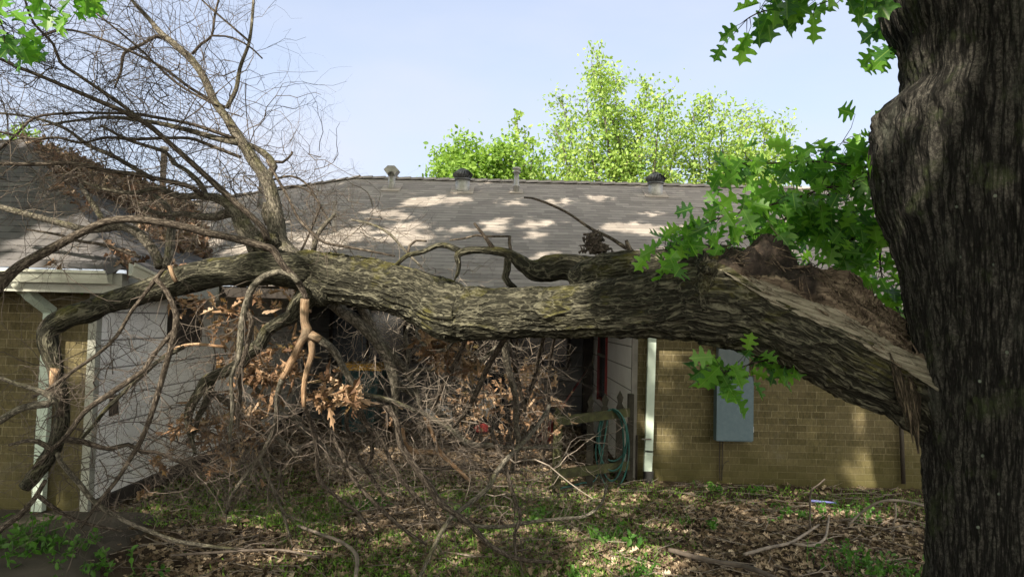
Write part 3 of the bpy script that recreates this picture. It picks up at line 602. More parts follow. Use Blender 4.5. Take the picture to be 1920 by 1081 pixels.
# ================================================================== STANDING OAK
oak = thing('oak_tree', 'massive furrowed oak trunk with green lobed leaves at the right edge', 'tree', (2.1, 3.0, 0))
TD = 3.0
sil = [(1735, 1081), (1737, 1000), (1731, 900), (1724, 800), (1713, 700), (1702, 600), (1690, 520), (1668, 440), (1645, 390), (1628, 310), (1625, 215), (1630, 195), (1648, 172), (1672, 158), (1684, 148), (1688, 110), (1682, 60), (1662, 20), (1652, -10), (1640, -60), (1600, -200)]
sz = [P(a_, b_, TD) for a_, b_ in sil]; zz = np.array([-.3, .05] + [q[2] for q in sz] + [4.6, 5.2]); xx = np.array([sz[0][0] - .18, sz[0][0] - .12] + [q[0] for q in sz] + [1.2, 1.15])
def oaktrunk():
    zs = np.concatenate((np.arange(-.2, .6, .02), np.arange(.6, 3.2, .0065), np.arange(3.2, 4.9, .03))); th = np.concatenate((np.linspace(R(105), R(300), 640), np.linspace(R(301), R(464), 110))); seg = len(th)
    cx = 2.14; Z, T = np.meshgrid(zs, th, indexing='ij'); left = np.interp(Z.ravel(), zz, xx).reshape(Z.shape); rl = (cx - left) * np.cos(np.arctan(left / TD))
    z1, t1 = Z.ravel(), T.ravel(); wl = np.clip(np.cos(T - R(146)), 0, 1) ** 2.2; base = .47 + .1 * np.clip(.5 - Z, 0, 1); rr = base * (1 - wl) + rl * wl
    co = np.stack((.5 * np.cos(t1), .5 * np.sin(t1), z1), 1)
    # furrowed bark: braided vertical ridges
    wob = np.stack((fbm(co * 3.1 + 3, 2) - .5, fbm(co * 3.1 + 9, 2) - .5, 0 * z1), 1) * .12; q = (co + wob * .6) * np.array((40, 40, 5))
    a_ = np.abs(vn(q) * 2 - 1); b_ = np.abs(vn(q * np.array((2.2, 2.2, 3.0)) + 7) * 2 - 1); c_ = fbm(co * np.array((70, 70, 30)), 2) - .5
    d = .019 * (a_ - .4) + .008 * (b_ - .4) + .012 * c_ + .026 * (fbm(co * np.array((3, 3, 1.5)), 2) - .5)
    # burl rim roughness
    br = np.exp(-((z1 - (P(1630, 200, TD)[2])) / .10) ** 2) * np.clip(-np.cos(t1), 0, 1) ** 3; d += br * .03 * (fbm(co * 16, 3) - .5) * 2
    rr = rr + d.reshape(Z.shape); v = np.stack((cx + (rr * np.cos(T)).ravel(), TD + (rr * np.sin(T)).ravel(), z1), 1)
    n = len(zs); i = np.arange(n - 1)[:, None] * seg; j = np.arange(seg)[None]; k = (j + 1) % seg
    ac = Acc(); ac.add(v, np.stack((i + j, i + k, i + seg + k, i + seg + j), 2).ravel(), [4] * ((n - 1) * seg), a=co); return ac.build('trunk', M['oakbark'], oak)
oaktrunk()
# limbs that carry the crown above the picture
limbs = [[(2.1, 3, 4.7), (1.2, 2.6, 6.2), (-1.5, 1.6, 7.6), (-5, .2, 8.6)], [(2.1, 3, 4.7), (1.2, 4.0, 6.8), (-.6, 5.2, 8.0), (-3, 6.6, 9)], [(2.1, 3, 4.7), (3, 2, 6.6), (5.5, 0, 8.2), (7.5, -2, 9)], [(2.1, 3, 4.7), (3.2, 4.2, 7), (5, 5.6, 8.2)],
         [(2.1, 3, 4.7), (1.5, 0, 6.6), (-1, -3, 8), (-4, -6, 8.6)], [(1.2, 2.6, 6.2), (-2.4, 3.6, 6.4), (-4.3, 4.0, 6.2)]]
for L in limbs:
    a = Acc(); a.tube(L, np.linspace(.26, .05, len(L)), 12, .15, barkbump(.012)); lo = a.build('limb', M['oakbark'], oak)
# gaps cut through the crown's leaves towards the sun, to light these chosen spots
SUNSPOTS = [(1640, 872, 8, .10), (1600, 895, 8, .07), (1625, 855, 8, .06), (1250, 640, 8, .13), (1300, 645, 8, .10), (1238, 700, 8, .05), (1236, 905, 8, .07), (1240, 800, 8, .08), (1600, 770, 8, .05), (1530, 800, 8, .03), (1650, 850, 8, .06),
    (140, 590, 6.1, .12), (120, 640, 6.1, .06), (150, 655, 6.1, .05), (150, 690, 6.1, .05), (400, 515, 4.7, .08), (300, 545, 4.7, .05), (92, 645, 4.65, .13), (98, 700, 4.65, .08), (605, 555, 4.65, .10), (985, 548, 4.0, .09), (850, 545, 4.2, .07), (838, 600, 4.2, .06),
    (560, 660, 4.5, .13), (575, 720, 4.5, .12), (575, 620, 4.5, .08), (640, 680, 4.5, .06), (850, 650, 5.1, .20), (500, 695, 4.9, .13), (655, 745, 4.5, .08), (900, 735, 6.2, .22), (980, 770, 6.4, .26), (830, 770, 6.5, .16), (505, 605, 4.6, .05), (540, 605, 4.6, .05),
    (950, 895, 0, .28), (1010, 850, 0, .22), (760, 850, 0, .25), (560, 865, 0, .22), (640, 850, 0, .16), (850, 860, 0, .16), (1190, 1045, 0, .22), (1120, 1060, 0, .12), (1700, 1010, 0, .14), (1740, 1050, 0, .10), (1240, 1000, 0, .07), (520, 880, 0, .12), (700, 900, 0, .10), (1400, 990, 0, .05), (900, 1010, 0, .10), (620, 990, 0, .10), (740, 1020, 0, .08), (430, 1050, 0, .08), (1500, 925, 0, .06),
    (820, 835, 0, .3), (700, 840, 0, .2), (900, 860, 0, .25), (1000, 890, 0, .25), (1080, 880, 0, .15), (600, 880, 0, .16), (660, 925, 0, .14), (800, 960, 0, .12), (1050, 940, 0, .12), (1130, 1010, 0, .14), (950, 970, 0, .12), (480, 1000, 0, .12), (560, 1040, 0, .14), (1230, 1070, 0, .16), (1290, 1020, 0, .10), (870, 1060, 0, .10), (1540, 1020, 0, .06), (470, 850, 0, .12), (760, 800, 0, .3), (870, 800, 0, .3), (1000, 800, 0, .2), (940, 820, 6, .15), (640, 800, 6.2, .2),
    (760, 640, 5.2, .12), (800, 692, 5.3, .12), (700, 640, 5.1, .10), (1010, 700, 5.6, .15), (740, 760, 5.3, .12), (450, 620, 4.5, .08), (640, 860, 5.2, .14), (560, 780, 4.9, .12), (480, 600, 5.2, .1), (240, 715, 4.5, .1), (330, 640, 4.7, .08),
    (660, 400, 9, .22), (720, 440, 9, .16), (790, 375, 10.5, .3), (850, 370, 10.7, .28), (930, 400, 9.6, .25), (1010, 410, 9.6, .22), (1050, 370, 10.6, .22), (1120, 362, 10.8, .2), (1210, 390, 10.2, .2), (1150, 420, 9.6, .15), (770, 425, 9.4, .25), (1010, 440, 9.2, .14), (960, 375, 10.6, .22), (860, 425, 9.4, .15), (1020, 480, 8.6, .16), (700, 395, 10, .2), (1300, 420, 9.6, .15),
    (60, 460, 6.1, .10), (100, 480, 6.0, .06), (150, 350, 8.5, .3), (330, 400, 9, .35), (260, 440, 7.5, .2), (1080, 640, 8, .01), (1160, 650, 8.6, .05), (1150, 690, 8.9, .05), (1165, 640, 8.6, .04), (380, 490, 6.4, .15), (1380, 540, 3.3, .02), (450, 500, 4.7, .04), (690, 520, 4.6, .03), (1110, 545, 3.7, .03)]
def canopy():
    a = Acc(); rs = np.random.default_rng(5); n = 172000
    x = rs.uniform(-11.5, 4.2, n); y = rs.uniform(-7.5, 8.4, n); z = rs.uniform(6.5, 10, n); z = np.maximum(z, .62 * y + CZ + .35 + rs.uniform(0, .8, n)); pos = np.stack((x, y, z), 1)
    keep = (fbm(pos * .8, 2) > .40); pos = pos[keep]
    sd = np.array(sdir); e1 = np.cross(sd, (0, 0, 1)); e1 /= np.linalg.norm(e1); e2 = np.cross(e1, sd); uv = np.stack((pos @ e1, pos @ e2), 1)
    q = np.stack((uv[:, 0] * 1.5, uv[:, 1] * 1.5, 0 * uv[:, 0]), 1); keep = fbm(q, 3) < .69
    for px, py, D, r in ((1740, 120, 2.6, .6), (1760, 500, 2.6, .6), (1760, 850, 2.6, .5)):  # leaves kept along these sun rays to hold the trunk in shade
        t = P(px, py, D); keep |= np.hypot(uv[:, 0] - t @ e1, uv[:, 1] - t @ e2) < r
    for px, py, D, r in SUNSPOTS:
        if D == 8:
            t = P(px, py, 7.98); keep &= np.hypot(uv[:, 0] - t @ e1, uv[:, 1] - t @ e2) > (1.0 * r + .10) * (.85 + .25 * rs.random(len(keep))); continue
        t = PG(px, py, D) if D else PG(px, py, 30); tu, tv = t @ e1, t @ e2; dd = np.hypot(uv[:, 0] - tu, uv[:, 1] - tv); rr_ = (.8 * r if D > 8.2 else 1.25 * r) + .12; keep &= dd > rr_ * (.55 + .75 * rs.random(len(dd)))
    pos = pos[keep]; m_ = len(pos); print('canopy leaves', m_)
    place_leaves(a, pos, rdir(m_, 1, (0, 0, -.3)), rdir(m_, .8, (0, 0, 1)), rs.uniform(.15, .25, m_), 'mid', .2, .3)
    tw = Acc()
    for c in pos[::600]: grow(tw, c, rdir(1, 1)[0], .9, .008, 1, 0, .4, (2, 4))
    a.build('crown', M['leaf'], oak); tw.build('crown_twigs', M['brownbark'], oak)
canopy()
# leafy twigs in view
def leafy(path, D, r, leaves, size=(.075, .14), spread=26, seed=0, down=.6, dsp=.12, name='leafy_branch'):
    rs = np.random.default_rng(seed); a = Acc(); pts, rad = pxpath([(x, y, r * (1 - .6 * i / max(1, len(path) - 1))) for i, (x, y) in enumerate(path)], D); a.tube(pts, rad, 6, .04); o = a.build(name, M['brownbark'], oak)
    lf = Acc(); st = Acc(); n = leaves; p2, _ = resample(pts, rad, .02); bi = rs.integers(int(len(p2) * .12), len(p2), n); base = p2[bi]; sc = D[0] / F if isinstance(D, tuple) else D / F
    off = np.stack((rs.normal(0, spread * sc, n), rs.normal(0, dsp, n), rs.normal(-.1 * spread * sc, spread * sc, n)), 1); pos = base + off
    for b0, p0 in zip(base, pos):
        mid = (b0 + p0) / 2 + rs.normal(0, .008, 3); st.tube([b0, mid, p0], [.0022, .0016, .0012], 3, cap=False)
    ax = off * 4 + np.stack((rs.normal(-.15, .55, n), rs.normal(0, .3, n), rs.normal(-down, .45, n)), 1)
    nm = np.stack((rs.normal(0, .45, n), -1 + rs.normal(0, .3, n), rs.normal(.45, .5, n)), 1)
    place_leaves(lf, pos, ax, nm, rs.uniform(*size, n), 'oak', .3, .3, rnd=rs.random(n))
    lf.build('leaves', M['leaf'], o); st.build('stalks', M['brownbark'], o)
leafy([(1700, 395), (1659, 413), (1600, 446), (1563, 479), (1515, 505)], (3.5, 3.75), 3.2, 66, seed=1)
leafy([(1660, 318), (1626, 329), (1570, 353), (1522, 387), (1456, 416)], (3.45, 3.8), 3, 87, seed=2, spread=32)
leafy([(1640, 352), (1560, 350), (1489, 372), (1407, 394), (1337, 413), (1281, 442), (1250, 480)], (3.5, 3.45), 2.4, 66, seed=3, spread=18)
leafy([(1670, 320), (1622, 313), (1533, 303), (1450, 306), (1393, 309), (1365, 320)], (3.5, 3.8), 2.2, 58, seed=4, spread=22)
leafy([(1690, 300), (1650, 290), (1610, 275), (1580, 265)], (3.5, 3.6), 2.2, 37, seed=5, spread=22)
leafy([(1700, 400), (1665, 430), (1650, 480), (1660, 540), (1690, 590)], (3.6, 3.7), 2.2, 63, seed=6, spread=24)
leafy([(1640, 420), (1560, 430), (1500, 420), (1440, 430), (1390, 450), (1340, 470)], (3.7, 3.7), 2, 63, seed=7, spread=22)
leafy([(1310, 425), (1275, 450), (1250, 470), (1240, 500)], (3.4, 3.4), 2, 23, seed=8, spread=12)
leafy([(1460, 672), (1420, 678), (1390, 688), (1350, 700)], (3.5, 3.35), 2.2, 37, seed=9, spread=16, size=(.08, .13))
leafy([(1500, 676), (1470, 680), (1440, 680)], (3.6, 3.5), 2, 11, seed=10, spread=8, size=(.07, .1))
leafy([(1570, -60), (1530, -20), (1470, 10), (1420, 25), (1395, 40)], (2.8, 3.1), 2.6, 26, seed=11, spread=13, size=(.09, .145))
leafy([(1660, -40), (1610, -15), (1560, 0), (1530, 10)], (2.9, 3), 2.2, 11, seed=12, spread=10, size=(.10, .15))
leafy([(1700, -5), (1670, 20), (1665, 70), (1670, 110)], (3.3, 3.3), 2.4, 17, seed=13, spread=12, size=(.10, .15))
leafy([(-60, -40), (-20, 10), (5, 50), (8, 85)], (3.0, 3.0), 2.2, 20, seed=14, spread=11, size=(.09, .13))
leafy([(140, -60), (120, -30), (100, -8), (92, 8)], (3.0, 3.0), 2, 13, seed=15, spread=10, size=(.09, .13), down=1.0)
leafy([(180, -50), (150, -25), (135, -5)], (3.0, 3.0), 2, 8, seed=16, spread=10, size=(.08, .11), down=1.0)

# ================================================================== FALLEN LIMB
tree = thing('fallen_tree', 'huge torn limb fallen from the oak across the yard onto the roof', 'fallen tree', (-.5, 4.5, 0))
main = [(560, 502, 38, 4.85), (600, 515, 44, 4.8), (660, 529, 44, 4.7), (735, 541, 45, 4.6), (800, 560, 48, 4.45), (845, 580, 51, 4.3), (880, 585, 47, 4.25), (940, 586, 45, 4.1), (1000, 585, 47, 4.0), (1100, 581, 50, 3.8), (1200, 573, 58, 3.62), (1280, 565, 70, 3.5), (1310, 560, 79, 3.46),
        (1341, 563, 80, 3.42), (1375, 566, 82, 3.40), (1433, 578, 82, 3.36), (1491, 603, 82, 3.32), (1554, 633, 82, 3.28), (1616, 666, 82, 3.24), (1658, 688, 80, 3.2), (1714, 712, 78, 3.16), (1800, 780, 74, 3.1)]
mp_, mr_ = pxpath(main, 4); cutx = [1325, 1341, 1375, 1433, 1491, 1554, 1616, 1658, 1714, 1800]; cuth = [200, 72, 52, 20, 20, 21, 25, 18, 8, 5]
cX = [P(x, 600, np.interp(x, [q[0] for q in main], [q[3] for q in main]))[0] for x in cutx]
def limbpost(rr, s, th, pts):
    # th=0 is up (N starts at +Z)
    D = pts[:, 1]; cut = np.interp(pts[:, 0], cX, np.array(cuth) * 3.3 / F, left=9); up = rr * np.cos(th)[None]
    over = up > cut[:, None]; k = np.where(over, cut[:, None] / np.maximum(up, 1e-6), 1); return rr * k
def limbbump(co, rad):
    q = co + np.stack((fbm(co * 4, 2), fbm(co * 4 + 9, 2), 0 * rad), 1) * .1; q1 = q * np.array((34, 34, 6)); a_ = (1 - np.abs(vn(q1) * 2 - 1)) ** 3; b_ = (1 - np.abs(vn(q1 * 2.1 + 3) * 2 - 1)) ** 2; c_ = fbm(co * 60, 2) - .5
    return rad / .17 * (.017 * (a_ - .4) + .007 * (b_ - .4)) + .004 * c_ + (fbm(co * np.array((5, 5, 2.4)), 3) - .5) * .055
a = Acc(); a.tube(mp_, mr_, 300, .008, limbbump, post=limbpost, v0=0.0)
limb = a.build('limb', M['limbbark'], tree)
# knots and collars on the limb
def lump(acc, px, py, D, s, seed=1, dirn=None, amp=.5, res=26):
    n, m_ = res * 2, res; c = P(px, py, D); ph, th = np.meshgrid(np.pi * np.arange(m_) / (m_ - 1), 2 * np.pi * np.arange(n) / n, indexing='ij'); ph, th = ph.ravel(), th.ravel()
    v = np.stack((np.sin(ph) * np.cos(th), np.sin(ph) * np.sin(th), np.cos(ph)), 1); d = 1 + amp * (fbm(v * 2.2 + seed, 4) - .5) + amp * .35 * np.abs(vn(v * 9 + seed) - .5); v = v * d[:, None] * np.array(s) + c
    i = np.arange(m_ - 1)[:, None] * n; j = np.arange(n)[None]; k = (j + 1) % n; acc.add(v, np.stack((i + j, i + n + j, i + n + k, i + k), 2).ravel(), [4] * ((m_ - 1) * n), a=v * np.array((1, 1, 5)))
for kq in ((836, 592, 4.24, (.055, .09, .13), 3, None, .5), (600, 548, 4.72, (.085, .09, .09), 4, None, .25), (500, 455, 4.82, (.10, .10, .07), 6), (1318, 510, 3.36, (.05, .12, .07), 8, None, .8), (1322, 545, 3.29, (.05, .05, .13), 9, None, .8)):
    a = Acc(); lump(a, *kq); a.build('knot', M['limbbark'], tree)
# torn wood
LA = [(1325, 492), (1341, 500), (1375, 519), (1433, 560), (1491, 585), (1554, 614), (1616, 643), (1658, 672), (1714, 706), (1760, 735)]
LB = [(1322, 490), (1341, 493), (1379, 511), (1441, 532), (1500, 555), (1554, 576), (1616, 609), (1658, 634), (1712, 665), (1760, 690)]
LC = [(1320, 488), (1340, 485), (1362, 475), (1395, 460), (1425, 440), (1454, 439), (1483, 462), (1508, 500), (1533, 507), (1587, 504), (1616, 533), (1658, 575), (1706, 618), (1760, 655)]
def torn():
    xs = np.linspace(1325, 1760, 230); dm = np.interp(xs, [q[0] for q in main], [q[3] for q in main]); rows = []; tt = []
    ya, yb, yc = (np.interp(xs, [q[0] for q in L], [q[1] for q in L]) for L in (LA, LB, LC))
    wid = .19 * np.clip((xs - 1318) / 40, .15, 1); prof = []
    for t in np.linspace(0, 1, 14): prof.append(('A', t))
    for t in np.linspace(0, 1, 34)[1:]: prof.append(('B', t))
    for t in np.linspace(0, 1, 14)[1:]: prof.append(('C', t))
    V = []; rnd = []; co = []
    dark = 1 / (1 + np.exp((xs - 1535) / 12))
    for kind, t in prof:
        if kind == 'A': y = ya + (yb - ya) * t; D = dm - wid * (.98 - .35 * t); r_ = np.full_like(xs, 0.2)
        elif kind == 'B': y = yb + (yc - yb) * (t ** .8); D = dm - wid * (.63 - 1.15 * t); r_ = 1.0 + dark * np.clip(t * 6, 0, 1)
        else: y = yc + (ya - yc + 40) * t; D = dm + wid * (.52 + .4 * t); r_ = 1.0 + dark
        pts = np.array([P(a_, b_, d_) for a_, b_, d_ in zip(xs, y, D)]); V.append(pts); rnd.append(r_)
    V = np.array(V); rnd = np.array(rnd); m_, n = V.shape[:2]; f = V.reshape(-1, 3); s = np.repeat(np.arange(m_)[:, None], n, 1).ravel().astype(float)
    al = f[:, 0] * .9 - f[:, 2] * .45; ac_ = f[:, 0] * .45 + f[:, 2] * .9 + f[:, 1]; co = np.stack((al * 3, ac_, f[:, 1] * .5), 1)
    splint = (fbm(np.stack((al * 2.5, ac_ * 45, f[:, 1] * 30), 1), 3) - .5); rotn = fbm(f * 14, 4) - .5; w_ = np.clip(rnd.ravel() - 1, 0, 1); isb = rnd.ravel() > .5
    edge = ((np.arange(m_) == 0)[:, None] * np.ones(n)).ravel()
    plate = np.floor(fbm(np.stack((al * 5, ac_ * 26, f[:, 1] * 12), 1), 3) * 9) / 9 - .5; h = np.where(isb, .03, .009) * splint * (1 - w_) + np.where(isb, .11, .016) * plate * (1 - w_ * .6) + .13 * rotn * w_ + np.where(isb, 1, 0) * (1 - w_) * .02 * (vn(np.stack((al * 9, ac_ * 9, f[:, 1] * 0), 1)) - .5)
    f = f + np.stack((0 * h, -h * .7, h), 1); f[:, 2] += .012 * (vn(np.stack((al * 25, s, s * 0), 1)) - .5) * edge
    i = np.arange(m_ - 1)[:, None] * n; j = np.arange(n - 1)[None]; a = Acc(); a.add(f, np.stack((i + j, i + j + 1, i + n + j + 1, i + n + j), 2).ravel(), [4] * ((m_ - 1) * (n - 1)), a=co, rnd=rnd.ravel()); o = a.build('torn_wood', M['torn'], tree, False)
    fb = Acc(); G3 = f.reshape(m_, n, 3)
    for k in range(260):
        r_ = random.randint(1, m_ - 16); c_ = random.randint(4, n - 30); L = random.randint(4, 24); p0, p1 = G3[r_, c_], G3[r_, min(n - 1, c_ + L)]; lift = random.uniform(.002, .02) * (2 if r_ > 14 else .6)
        if dark[c_] > .6 and r_ > 14 and random.random() < .6: continue
        m0 = (p0 + p1) / 2 + (0, -lift * .5, lift * .6); e = p1 if random.random() < .3 else p0; pp = [p0, m0, p1 + (0, -lift, lift * 1.3)]
        if random.random() < .6: pp = pp[::-1]; pp[0], pp[2] = p1, p0 + np.array((0, -lift, lift * 1.3))
        fb.tube(pp, np.array([.7, 1, .15]) * random.uniform(.0015, .005), 4, cap=False); fb.r[-1] = np.full(len(fb.r[-1]), .2 if r_ < 14 and random.random() < .8 else 1.0)
    fb.build('fibres', M['torn'], o)
torn()
# long splinters at the hinge
for x0, y0, x1, y1, r in ((1668, 660, 1700, 800, 9), (1680, 675, 1712, 830, 8), (1700, 690, 1722, 850, 12), (1640, 648, 1668, 690, 3), (1530, 505, 1560, 520, 3), (1590, 508, 1620, 540, 4), (1600, 560, 1690, 640, 4)):
    a = Acc(); A, B = P(x0, y0, 3.02 if y1 > 700 else 3.25), P(x1, y1, 2.98 if y1 > 700 else 3.2); a.tube([A, (A * .6 + B * .4) + (0.01, 0, 0), B], np.array([.12, 1, .15]) * r * 3.1 / F, 7, .02, lambda co, rad: rad * 1.2 * (fbm(co * np.array((90, 90, 20)), 2) - .5)); a.build('splinter', M['splinter'], tree)

BR = []
def branch(path, D, mat='graybark', tw=None, step=.05, seg=9, amp=.12):
    pts, rad = pxpath(path, D); a = Acc()
    big = rad.max() > .03
    a.tube(pts, rad, 20 if big else seg, .02 if big else step, (lambda co, r_: r_ * amp * 2.2 * (fbm(co * np.array((30, 30, 9)), 3) - .5) + r_ * amp * 1.5 * (fbm(co * 7, 2) - .5)))
    o = a.build('branch', M[mat], tree); BR.append(o)
    if tw:
        n, L, r, dep, g = tw[:5]; wig = tw[5] if len(tw) > 5 else .6; t = Acc(); p2, r2 = resample(pts, rad, .03); T = np.gradient(p2, axis=0)
        bias = np.array(tw[6]) if len(tw) > 6 else np.zeros(3)
        for k in range(n):
            i = random.randint(int(len(p2) * .12), len(p2) - 1); d = T[i] / (np.linalg.norm(T[i]) + 1e-9); s = rdir(1)[0]; s -= d * (s @ d); s /= np.linalg.norm(s); s[1] *= .6
            an = random.uniform(.5, 1.2); grow(t, p2[i], d * math.cos(an) + s * math.sin(an) + bias, L * random.uniform(.5, 1.3), r * random.uniform(.7, 1.2), dep, g, wig, (2, 4), 3, zmin=.02)
        t.build('twigs', M[tw[7] if len(tw) > 7 else 'twig'], o)
    return o
# --- left arm resting on the eave and its curled broken end
branch([(580, 508, 34, 4.78), (540, 504, 33, 4.72), (500, 503, 32, 4.7), (440, 508, 28), (400, 512, 27), (350, 522, 27), (310, 536, 25), (260, 551, 22), (210, 566, 20), (160, 584, 21), (120, 598, 20), (94, 614, 18), (89, 638, 17), (97, 668, 16), (106, 705, 13), (117, 760, 14), (113, 805, 15), (96, 848, 14), (70, 885, 12), (47, 913, 11)], 4.7, 'limbbark', (12, .35, .004, 1, -.1), amp=.2)
branch([(104, 690, 9, 4.66), (101, 705, 8), (98, 722, 5), (93, 735, 2)], 4.66, 'tanwood')
# --- uprights
UT = (0.0, 0.0, .25)
U = (26, .75, .0034, 2, .15, .75)
branch([(545, 500, 34, 4.85), (522, 465, 26), (519, 430, 17), (514, 388, 14), (504, 344, 12), (483, 311, 11), (457, 272, 10), (437, 241, 9), (424, 220, 8), (402, 190, 7.5), (383, 147, 7.5), (360, 113, 7), (327, 83, 6), (300, 60, 5), (277, 33, 4), (247, 0, 3), (200, -60, 2)], (4.85, 5.3), 'graybark', (34, .9, .0036, 2, .1, .8, (-.5, 0, .1)))
branch([(500, 450, 7, 4.6), (491, 425, 6.2), (431, 370, 6), (380, 324, 5.5), (348, 295, 5.2), (302, 254, 5), (276, 233, 4.8), (233, 210, 4.5), (187, 190, 4.2), (133, 167, 4), (77, 143, 3.5), (27, 123, 3), (0, 110, 2.8)], (4.6, 4.1), 'brownbark', (22, .7, .003, 2, .1, .8, (-.5, 0, 0)))
branch([(490, 465, 24, 4.8), (475, 447, 19), (457, 425, 17), (444, 401, 13), (431, 386, 10), (411, 373, 8.5), (380, 367, 7), (341, 368, 6), (315, 360, 5.5), (297, 352, 5), (250, 361, 3.5), (196, 355, 3), (148, 337, 2.5)], (4.85, 5.1), 'graybark', (24, .6, .003, 2, 0, .8))
branch([(440, 398, 9), (421, 401, 9), (405, 406, 8), (380, 406, 7), (341, 401, 5), (302, 401, 4), (270, 390, 3)], (4.95, 5.2), 'graybark', (14, .5, .003, 2, 0, .7))
branch([(380, 366, 5), (361, 352, 4.5), (328, 342, 4.5), (289, 334, 4.5), (252, 326, 4.2), (203, 320, 4), (133, 306, 3.8), (60, 308, 3.5), (-20, 306, 3)], (4.9, 4.5), 'brownbark', (26, .6, .003, 2, 0, .7))
branch([(448, 268, 6), (405, 259, 5.5), (367, 248, 5), (328, 238, 4.5), (291, 230, 4), (213, 220, 3.5), (150, 225, 2.5), (80, 235, 2)], (5.0, 5.1), 'graybark', (26, .7, .003, 2, 0, .7, (-.3, 0, 0)))
branch([(452, 295, 3.5), (418, 282, 3.2), (380, 267, 3), (354, 259, 3), (302, 259, 3), (250, 261, 3), (200, 258, 2.6), (150, 268, 2.6), (110, 258, 2.6), (60, 260, 2.5), (-10, 245, 2.2)], (4.9, 4.6), 'brownbark', (26, .6, .0028, 2, 0, .7))
branch([(440, 260, 3.5), (383, 240, 3.2), (347, 230, 3), (293, 220, 3), (250, 213, 2.8), (200, 212, 2.6), (133, 212, 2.5), (67, 220, 2.4), (33, 250, 2.2), (-5, 285, 2)], (5.0, 4.6), 'brownbark', (22, .7, .0028, 2, 0, .8))
branch([(423, 202, 3), (360, 167, 2.8), (310, 130, 2.6), (267, 107, 2.5), (207, 80, 2.4), (150, 60, 2.2), (110, 57, 2), (60, 77, 1.8)], (5.1, 4.9), 'brownbark', (18, .7, .0026, 2, 0, .8))
branch([(425, 203, 4.2), (443, 167, 3.8), (450, 127, 3.6), (467, 80, 3.2), (473, 33, 2.8), (476, -10, 2.4)], (5.1, 5.2), 'graybark', (12, .55, .0024, 1, .1, .9))
branch([(467, 78, 2.2), (435, 50, 2), (400, 20, 1.8), (370, -8, 1.6)], 5.15, 'brownbark', (6, .4, .0022, 1, 0))
branch([(360, 102, 3), (378, 82, 2.6), (397, 67, 2.4), (403, 27, 2.1), (413, -10, 1.8)], 5.2, 'brownbark', (6, .4, .0022, 1, 0))
branch([(397, 67, 2), (433, 70, 1.8), (467, 87, 1.6), (492, 110, 1.4)], 5.2, 'brownbark', (4, .3, .002, 1, 0))
branch([(312, 73, 4), (293, 68, 3.6), (267, 83, 3.2), (233, 100, 3), (227, 133, 2.4), (215, 165, 1.8)], (5.2, 5.0), 'brownbark', (10, .6, .0026, 2, 0))
branch([(293, 247, 3.6), (223, 193, 3.4), (150, 143, 3.2), (113, 117, 3), (100, 83, 2.6), (63, 43, 2.3), (47, 0, 2), (42, -20, 1.8)], (4.6, 4.4), 'brownbark', (18, .6, .0026, 2, 0, .8))
branch([(410, 200, 2.2), (333, 157, 2.2), (260, 90, 2), (183, 27, 1.8), (150, 0, 1.6)], (4.9, 4.7), 'brownbark', (14, .6, .0024, 2, 0))
branch([(290, 338, 5), (260, 320, 4.6), (207, 290, 4.2), (167, 273, 3.8), (120, 240, 3), (60, 220, 2.4), (0, 212, 2)], (5.1, 5.0), 'graybark', (18, .6, .0028, 2, 0))
branch([(386, 366, 6), (376, 345, 5), (350, 320, 4.5), (325, 305, 4), (310, 285, 3.4), (240, 262, 3), (190, 235, 2.4)], (5.1, 5.3), 'graybark', (14, .5, .0028, 2, 0))
branch([(512, 368, 7), (500, 340, 8), (514, 312, 7), (508, 300, 6.5), (492, 285, 6), (470, 272, 4.5), (450, 265, 4)], 5.05, 'graybark', (8, .4, .0026, 2, .3))
branch([(512, 303, 3), (530, 304, 2.6), (546, 290, 2.2), (548, 284, 2.6)], 5.05, 'brownbark', (4, .3, .002, 1, 0))
branch([(508, 338, 2.4), (545, 330, 2.2), (575, 345, 2), (600, 385, 1.8), (620, 420, 1.6)], 5.1, 'brownbark', (12, .4, .0022, 2, .2))
branch([(505, 420, 7), (497, 400, 7), (500, 380, 6)], 5.0, 'graybark')
branch([(500, 300, 2.6), (540, 370, 2.8), (560, 410, 2.8), (590, 440, 2.8), (610, 455, 2.8), (680, 468, 2.4), (740, 480, 2)], (4.7, 4.6), 'brownbark', (12, .45, .0024, 2, .1))
branch([(659, 412, 2), (695, 420, 2.4), (730, 438, 2.6), (760, 470, 2.6), (790, 500, 2.4)], (4.9, 4.8), 'graybark', (8, .4, .0024, 1, 0))
branch([(588, 470, 5), (595, 440, 5), (615, 415, 4), (630, 400, 2.4)], 4.95, 'twigpale' if False else 'graybark', (10, .4, .0024, 2, .2))
branch([(560, 480, 2.2), (590, 415, 2), (598, 380, 1.8), (560, 350, 1.6), (500, 355, 1.4)], 5.0, 'brownbark', (16, .45, .0024, 2, .2))
branch([(300, 500, 9), (293, 480, 9), (283, 463, 9.5), (268, 445, 9.5), (250, 432, 8.5), (225, 424, 8), (195, 428, 7), (160, 430, 6.5), (120, 420, 6.5), (60, 404, 6), (0, 388, 5.5), (-30, 380, 5)], (5.3, 5.6), 'graybark', (16, .5, .003, 2, 0))
branch([(312, 500, 8), (318, 470, 8), (320, 440, 8), (322, 412, 7), (315, 390, 5), (290, 365, 4)], (5.3, 5.6), 'graybark', (10, .4, .003, 2, 0))
branch([(200, 424, 6), (185, 400, 5.5), (170, 375, 5), (160, 360, 4), (150, 345, 2.5)], (5.6, 5.9), 'graybark', (6, .3, .0026, 1, 0))
branch([(262, 482, 3), (230, 470, 3), (190, 458, 3.2), (150, 452, 3), (110, 440, 2.4), (50, 430, 1.8)], (5.2, 5.4), 'brownbark', (12, .4, .0025, 2, 0))
